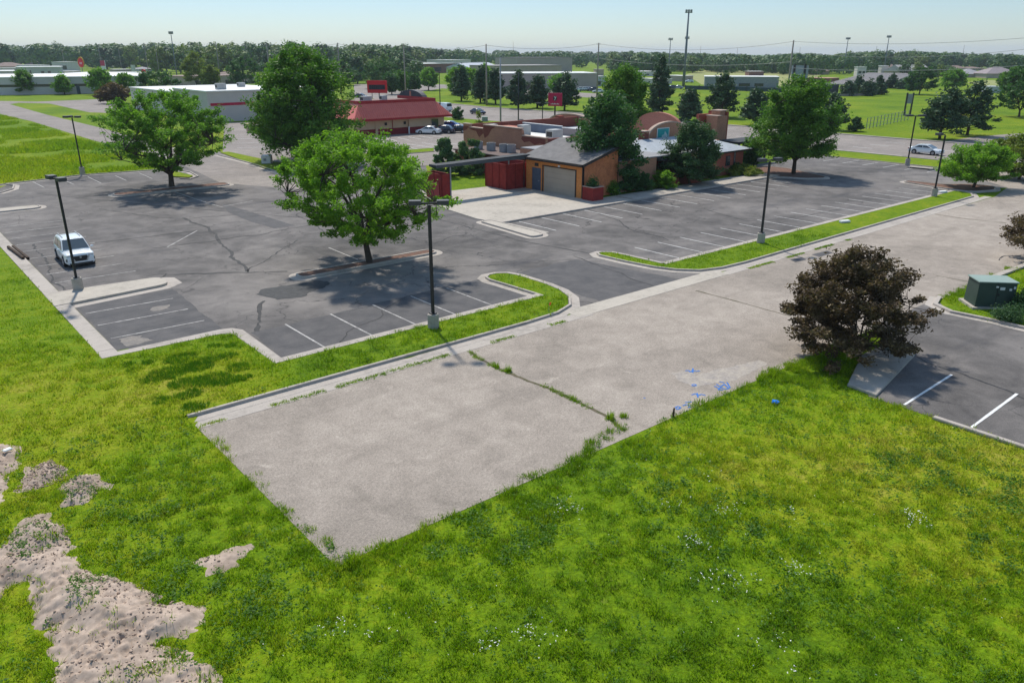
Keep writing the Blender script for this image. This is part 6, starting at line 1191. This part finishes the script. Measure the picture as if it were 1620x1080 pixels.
# signs
REDS = M("bright_red_sign", (.62, .008, .02), (.55, .006, .015), 1, .5); PINKS = M("crimson_sign", (.50, .01, .075), (.45, .008, .06), 1, .5)
def sign(name, label, bx_, by_, l, r, tp, bt, face, posts=(0,), yaw=-48, th=.5):
    x, y = G(bx_, by_); m = MPP(x, y); W_ = (r-l)*m; zt, zb = HT(bx_, by_, tp), HT(bx_, by_, bt); t = thing(name, label, "sign", (x, y, 0), math.radians(yaw)); off = ((l+r)/2-bx_)*m
    b = MB().box(off-W_/2, -th/2, zb, off+W_/2, th/2, zt).build("sign_box", face, t, bevel=.05)
    for q in posts: MB().tube([(off+q*W_, 0, 0), (off+q*W_, 0, zb)], .16 if len(posts) < 2 or q > -.1 else .10, 8).build("post", BLACK, t)
    return t, b, off, W_, zb, zt, -th/2
t_, b_, off, W_, zb, zt, yf = sign("roadside_sign", "bright red roadside sign with blacked out lettering above the red roof", 597, 160, 582, 614, 127.5, 147.5, REDS, (-.28, .08))
h = zt-zb; mb = MB(); rs = random.Random(3); 
panel = MB().box(off-W_*.41, yf-.04, zb+h*.28, off+W_*.41, yf-.003, zb+h*.66).build("dark_panel", M("dark_sign_panel", (.05, .012, .03), (.03, .01, .02), 2, .5), t_)
for i in range(7): q = off-W_*.37+i*W_*.107; MB().box(q, yf-.06, zb+h*.30, q+W_*.085, yf-.041, zb+h*(.60+.03*(i % 3))).build("letter_block", M("blackish_letters", (.015, .015, .03), rough=.5), t_)
t_, b_, off, W_, zb, zt, yf = sign("roadside_sign", "square crimson sign with a dark round emblem on a black post", 876, 198, 866.5, 888.5, 147.5, 168, PINKS, (0,))
h = zt-zb; mb = MB(); n = 20; mb.add([(off+W_*.14*math.cos(6.283*i/n), yf-.02, zb+h*.60+h*.20*math.sin(6.283*i/n)) for i in range(n)]+[(off+W_*.14*math.cos(6.283*i/n), yf-.003, zb+h*.60+h*.20*math.sin(6.283*i/n)) for i in range(n)], [tuple(range(n)), tuple(range(n, 2*n))[::-1]]+[(i, (i+1) % n, n+(i+1) % n, n+i) for i in range(n)]); mb.build("emblem", M("dark_emblem", (.03, .03, .045), rough=.5), t_)
for (a, c) in (((-.05, .15), (.02, .0)), ((.06, .13), (-.04, -.16))):
    x0, z0 = off+a[0]*W_, zb+h*(.60+a[1]); x1, z1 = off+c[0]*W_, zb+h*(.60+c[1]); MB().add([(x0-.05, yf-.04, z0), (x0+.08, yf-.04, z0), (x1+.08, yf-.04, z1), (x1-.05, yf-.04, z1), (x0-.05, yf-.021, z0), (x0+.08, yf-.021, z0), (x1+.08, yf-.021, z1), (x1-.05, yf-.021, z1)], [(0, 1, 2, 3), (7, 6, 5, 4), (0, 4, 5, 1), (1, 5, 6, 2), (2, 6, 7, 3), (3, 7, 4, 0)]).build("emblem_mark", WHITEP, t_)
for i in range(8): q = off-W_*.30+i*W_*.078; hh_ = (.05, .10, .06, .10, .07, .05, .09, .06)[i]; MB().box(q, yf-.03, zb+h*.13, q+W_*.05, yf-.003, zb+h*(.13+hh_)).build("letter", WHITEP, t_)
t_, b_, off, W_, zb, zt, yf = sign("shop_sign", "tall red and white tower sign at the far left", 165, 117, 160, 171.5, 96, 113, WHITEP, (0,), -70)
MB().box(off-W_*.5, yf-.05, zb+(zt-zb)*.5, off+W_*.5, yf-.003, zt).build("red_panel", PINKS, t_)
t_, b_, off, W_, zb, zt, yf = sign("shop_sign", "white sign board on a pole behind the right end of the offices", 213, 122, 208, 217.5, 103, 116, M("pale_sign", (.62, .62, .56)), (0,), -70)
t_ = thing("shop_sign", "round red sign with a yellow rim near the left shops", "sign", (*G(132, 120), 0), math.radians(-70)); x, y = G(132, 120); m = MPP(x, y); zc = (HT(132, 120, 93)+HT(132, 120, 106))/2; rr2 = 8*m
MB().tube([(0, -.3, zc), (0, .3, zc)], rr2*.88, 24).build("disc", REDS, t_); MB().tube([(0, -.2, zc+rr2*.1), (0, .2, zc+rr2*.1)], rr2, 24).build("rim", M("yellow_rim", (.6, .35, .03)), t_); MB().cbox((0, -.33, zc-rr2*.1), (rr2*.8, .04, rr2*.35)).build("lettering_band", M("pink_letters", (.75, .35, .4)), t_); MB().tube([(0, 0, 0), (0, 0, zc-rr2*.8)], .25, 6).build("post", GREYM, t_)
t_ = thing("shop_sign", "red sign partly hidden behind the wide dark tree's left side", "sign", (*G(229, 124), 0), math.radians(-70)); x, y = G(229, 124); m = MPP(x, y); zc = HT(229, 124, 115); MB().tube([(0, -.3, zc), (0, .3, zc)], 5*m, 20).build("disc", REDS, t_); MB().tube([(0, 0, 0), (0, 0, zc)], .2, 6).build("post", GREYM, t_)
# scoreboard seen from the back, and the board on two posts in the park
x, y = G(1262, 137); zt = HT(1262, 137, 104); zb = HT(1262, 137, 125); m = MPP(x, y); t_ = thing("scoreboard", "grey back of the stadium scoreboard on tall dark posts", "scoreboard", (x, y, 0), math.radians(-48))
MB().box(-12*m, -.3, zb, 13*m, .3, zt).build("board", M("scoreboard_back", (.34, .36, .41), (.28, .30, .35), .3, .6), t_)
for q in (-8.5, 7.5): MB().box(q*m-.45, -.8, 0, q*m+.45, -.31, zt+.6).build("post", BLACK, t_)
x, y = G(1434, 183); m = MPP(x, y); zt = HT(1434, 183, 149); zb = HT(1434, 183, 164); t_ = thing("notice_board", "small board sign on dark posts standing in the park grass", "sign", (x, y, 0), math.radians(-30))
MB().box(-3.5*m, -.1, zb, 5.5*m, .1, zt).build("board", GREYM, t_); 
for q in (-4.5, 6): MB().cbox((q*m, 0, (zt+.3)/2), (.28, .28, zt+.3)).build("post", BLACK, t_)
# ================================================================== STREET FURNITURE AND LITTLE THINGS
GRN = M("green_cabinet_paint", (.045, .072, .058), (.035, .058, .047), 1.5, .55); LGRN = M("light_green_cabinet", (.27, .34, .29), (.22, .29, .25), 1.5, .5)
a, b, c_ = Vector(G(1541, 489)), Vector(G(1602, 491)), Vector(G(1613, 476)); u = (b-a); L = u.length; an = math.atan2(u.y, u.x); H = HT(1541, 489, 448); t_ = thing("transformer_cabinet", "large dark green transformer cabinet on a concrete pad on the right lawn", "cabinet", (a.x, a.y, .1), an); s_ = 1 if Vector((-u.y, u.x)).dot(a) > 0 else -1; D = 1.5*s_; y0, y1 = min(0, D), max(0, D)
MB().box(-.2, y0-.2, -.1, L+.2, y1+.2, .06).build("pad", CONC2, t_); MB().add([(0, y0, .06), (L, y0, .06), (L, y1, .06), (0, y1, .06), (.03, y0+.03, H-.06), (L-.03, y0+.03, H-.06), (L-.03, y1-.03, H-.06), (.03, y1-.03, H-.06)], [(0, 3, 2, 1), (4, 5, 6, 7), (0, 1, 5, 4), (1, 2, 6, 5), (2, 3, 7, 6), (3, 0, 4, 7)]).build("cabinet", GRN, t_, bevel=.02)
MB().box(-.04, y0-.04, H-.06, L+.04, y1+.04, H).build("lid", LGRN, t_, bevel=.015)
for (q0, q1, z0, z1) in ((.45, .51, .78, .84), (.56, .68, .70, .80), (.80, .86, .68, .76), (.90, .955, .75, .84)):
    o = MB(); o.box(q0*L, -.012, z0*H, q1*L, .03, z1*H).build("label_plate", WHITEP, t_)
MB().box(L*.5-.015, -.01, .1, L*.5+.015, .03, H-.1).build("door_seam", BLACK, t_); MB().box(L*.53, -.05, H*.48, L*.56, .02, H*.56).build("handle", BLACK, t_)
def cabinet(label, px, py, wpx, top, mat, capm=None, D=1.0, rz=-.6, name="utility_box"):
    x, y = G(px, py); m = MPP(x, y); H = HT(px, py, top); w2 = wpx*m/2; t = thing(name, label, "utility box", (x, y, .02), rz); MB().box(-w2-.1, -D/2-.1, 0, w2+.1, D/2+.1, .1).build("pad", CONC, t); MB().box(-w2, -D/2, .1, w2, D/2, H-.06).build("casing", mat, t, bevel=.03); MB().box(-w2-.03, -D/2-.03, H-.06, w2+.03, D/2+.03, H).build("lid", capm or mat, t, bevel=.02)
    MB().box(-w2*.5, -D/2-.012, H*.4, w2*.1, -D/2-.002, H*.7).build("plate", GREYM, t)
    return t
cabinet("white utility box on the grass strip below the tallest tree", 423, 259, 14, 246, WHITEP, D=1.5); cabinet("beige box at the right corner of the white store", 398, 210, 12, 196, CREAM, D=1.5)
cabinet("pale green utility box on the verge by the main road", 767, 192, 9, 185, LGRN, D=1.2); cabinet("small pale utility box on the verge behind the low roof", 1199, 252, 8, 246, WHITEP, D=.8)
cabinet("pale aqua utility box half hidden under the purple leaf tree", 1404, 556, 11, 541, M("pale_aqua", (.40, .55, .56), (.34, .48, .5), 2, .5), D=.45)
# rotten timbers at the kerb
OLDW = M("rotten_timber", (.085, .055, .035), (.03, .022, .018), 5, .95, fine=18)
for (A, B, lab) in (((14, 395), (38, 413), "blackened rotten timber lying along the west kerb, the nearer to the grass"), ((21, 392), (45, 411), "weathered brown timber lying on the asphalt beside the west kerb")):
    a, b = Vector(G(*A)), Vector(G(*B)); u = b-a; mb = MB(); c = (a+b)/2; mb.cbox((0, 0, .1), (u.length, .2, .17), 0)
    o = mb.build("timber", OLDW, bevel=.025); o.location = (c.x, c.y, .13 if 'grass' in lab else .02); o.rotation_euler = (0, .0, math.atan2(u.y, u.x)); tag(o, lab, "timber")
# fallen lamp covers on the long strip
for (px, py, lab) in ((1336, 352, "white lamp cover lying on the middle of the long grass strip"), (1491, 305, "white lamp cover lying near the far end of the long grass strip")):
    o = MB().cbox((0, 0, .10), (1.0, .42, .2), 0).build("fallen_lamp_cover", WHITEP, bevel=.05); x, y = G(px, py, .12); o.location = (x, y, .12); o.rotation_euler = (.1, 0, -.35); tag(o, lab, "lamp cover")
# marker flag, drain inlets, blue litter, stump, survey stake
t_ = thing("marker_flag", "small orange marker flag on a wire in the verge by the drive entrance", "flag", (*G(868, 497), .115)); MB().tube([(0, 0, 0), (.02, 0, .55)], .008, 5).build("wire", GREYM, t_); MB().add([(.02, 0, .55), (.02, 0, .38), (.2, .03, .42), (.22, .02, .57), (.02, .008, .55), (.02, .008, .38), (.2, .038, .42), (.22, .028, .57)], [(0, 1, 2, 3), (7, 6, 5, 4), (0, 4, 5, 1), (1, 5, 6, 2), (2, 6, 7, 3), (3, 7, 4, 0)]).build("flag", M("orange_flag", (.85, .16, .02)), t_)
rs = np.random.default_rng(5); x, y = G(1226, 641); V = np.array([(x+rs.uniform(-.26, .26), y+rs.uniform(-.14, .14), .10+rs.uniform(0, .16)) for i in range(16)])
bm = bmesh.new(); [bm.verts.new(v) for v in V]; bmesh.ops.convex_hull(bm, input=bm.verts); me = bpy.data.meshes.new("plastic_sheet"); bm.to_mesh(me); bm.free(); tag(link("plastic_bag", me, M("blue_plastic", (.02, .22, .75), (.015, .15, .6), 6, .4)), "crumpled bright blue plastic bag lying in the grass", "bag")
bpy.data.objects["plastic_bag"].scale = (1, 1, 1)
t_ = thing("drain_inlet", "dark kerb drain inlet on the verge by the main road lamp post", "drain", (*G(1457, 267), 0), math.radians(-86)); MB().box(-1.5, -.5, .0, 1.5, .5, .18).build("slab", CONC, t_); MB().box(-1.2, -.512, .02, 1.2, -.501, .14).build("opening", BLACK, t_)
o = MB().tube([(0, 0, -.1), (0, 0, .2), (.02, 0, .42)], [.05, .045, .035], 7).build("stake", OLDW); o.location = (*G(1065, 660), 0); tag(o, "short dark wooden stake at the pavement edge near the blue marks", "stake")
# low juniper bed and garden rocks along the walk are built with the shrubs; a litter scrap on the heap
o = MB().cbox((0, 0, .05), (.3, .2, .06), .4).build("litter_scrap", WHITEP, bevel=.02); o.location = (*G(15, 724), .3); tag(o, "white scrap of litter on the small heap at the left edge", "litter")
# a summer haze over everything
hz = MB().box(-9300, -9300, -1.2, 9300, 9300, 75).build("haze", None); hz["kind"] = "stuff"
m = bpy.data.materials.new("haze_air"); m.use_nodes = True; t = m.node_tree; t.nodes.remove(t.nodes["Principled BSDF"]); v = t.nodes.new("ShaderNodeVolumePrincipled"); v.inputs["Color"].default_value = (.80, .90, 1.0, 1); v.inputs["Density"].default_value = .00011; v.inputs["Anisotropy"].default_value = .0
t.links.new(v.outputs[0], t.nodes["Material Output"].inputs["Volume"]); hz.data.materials.append(m)
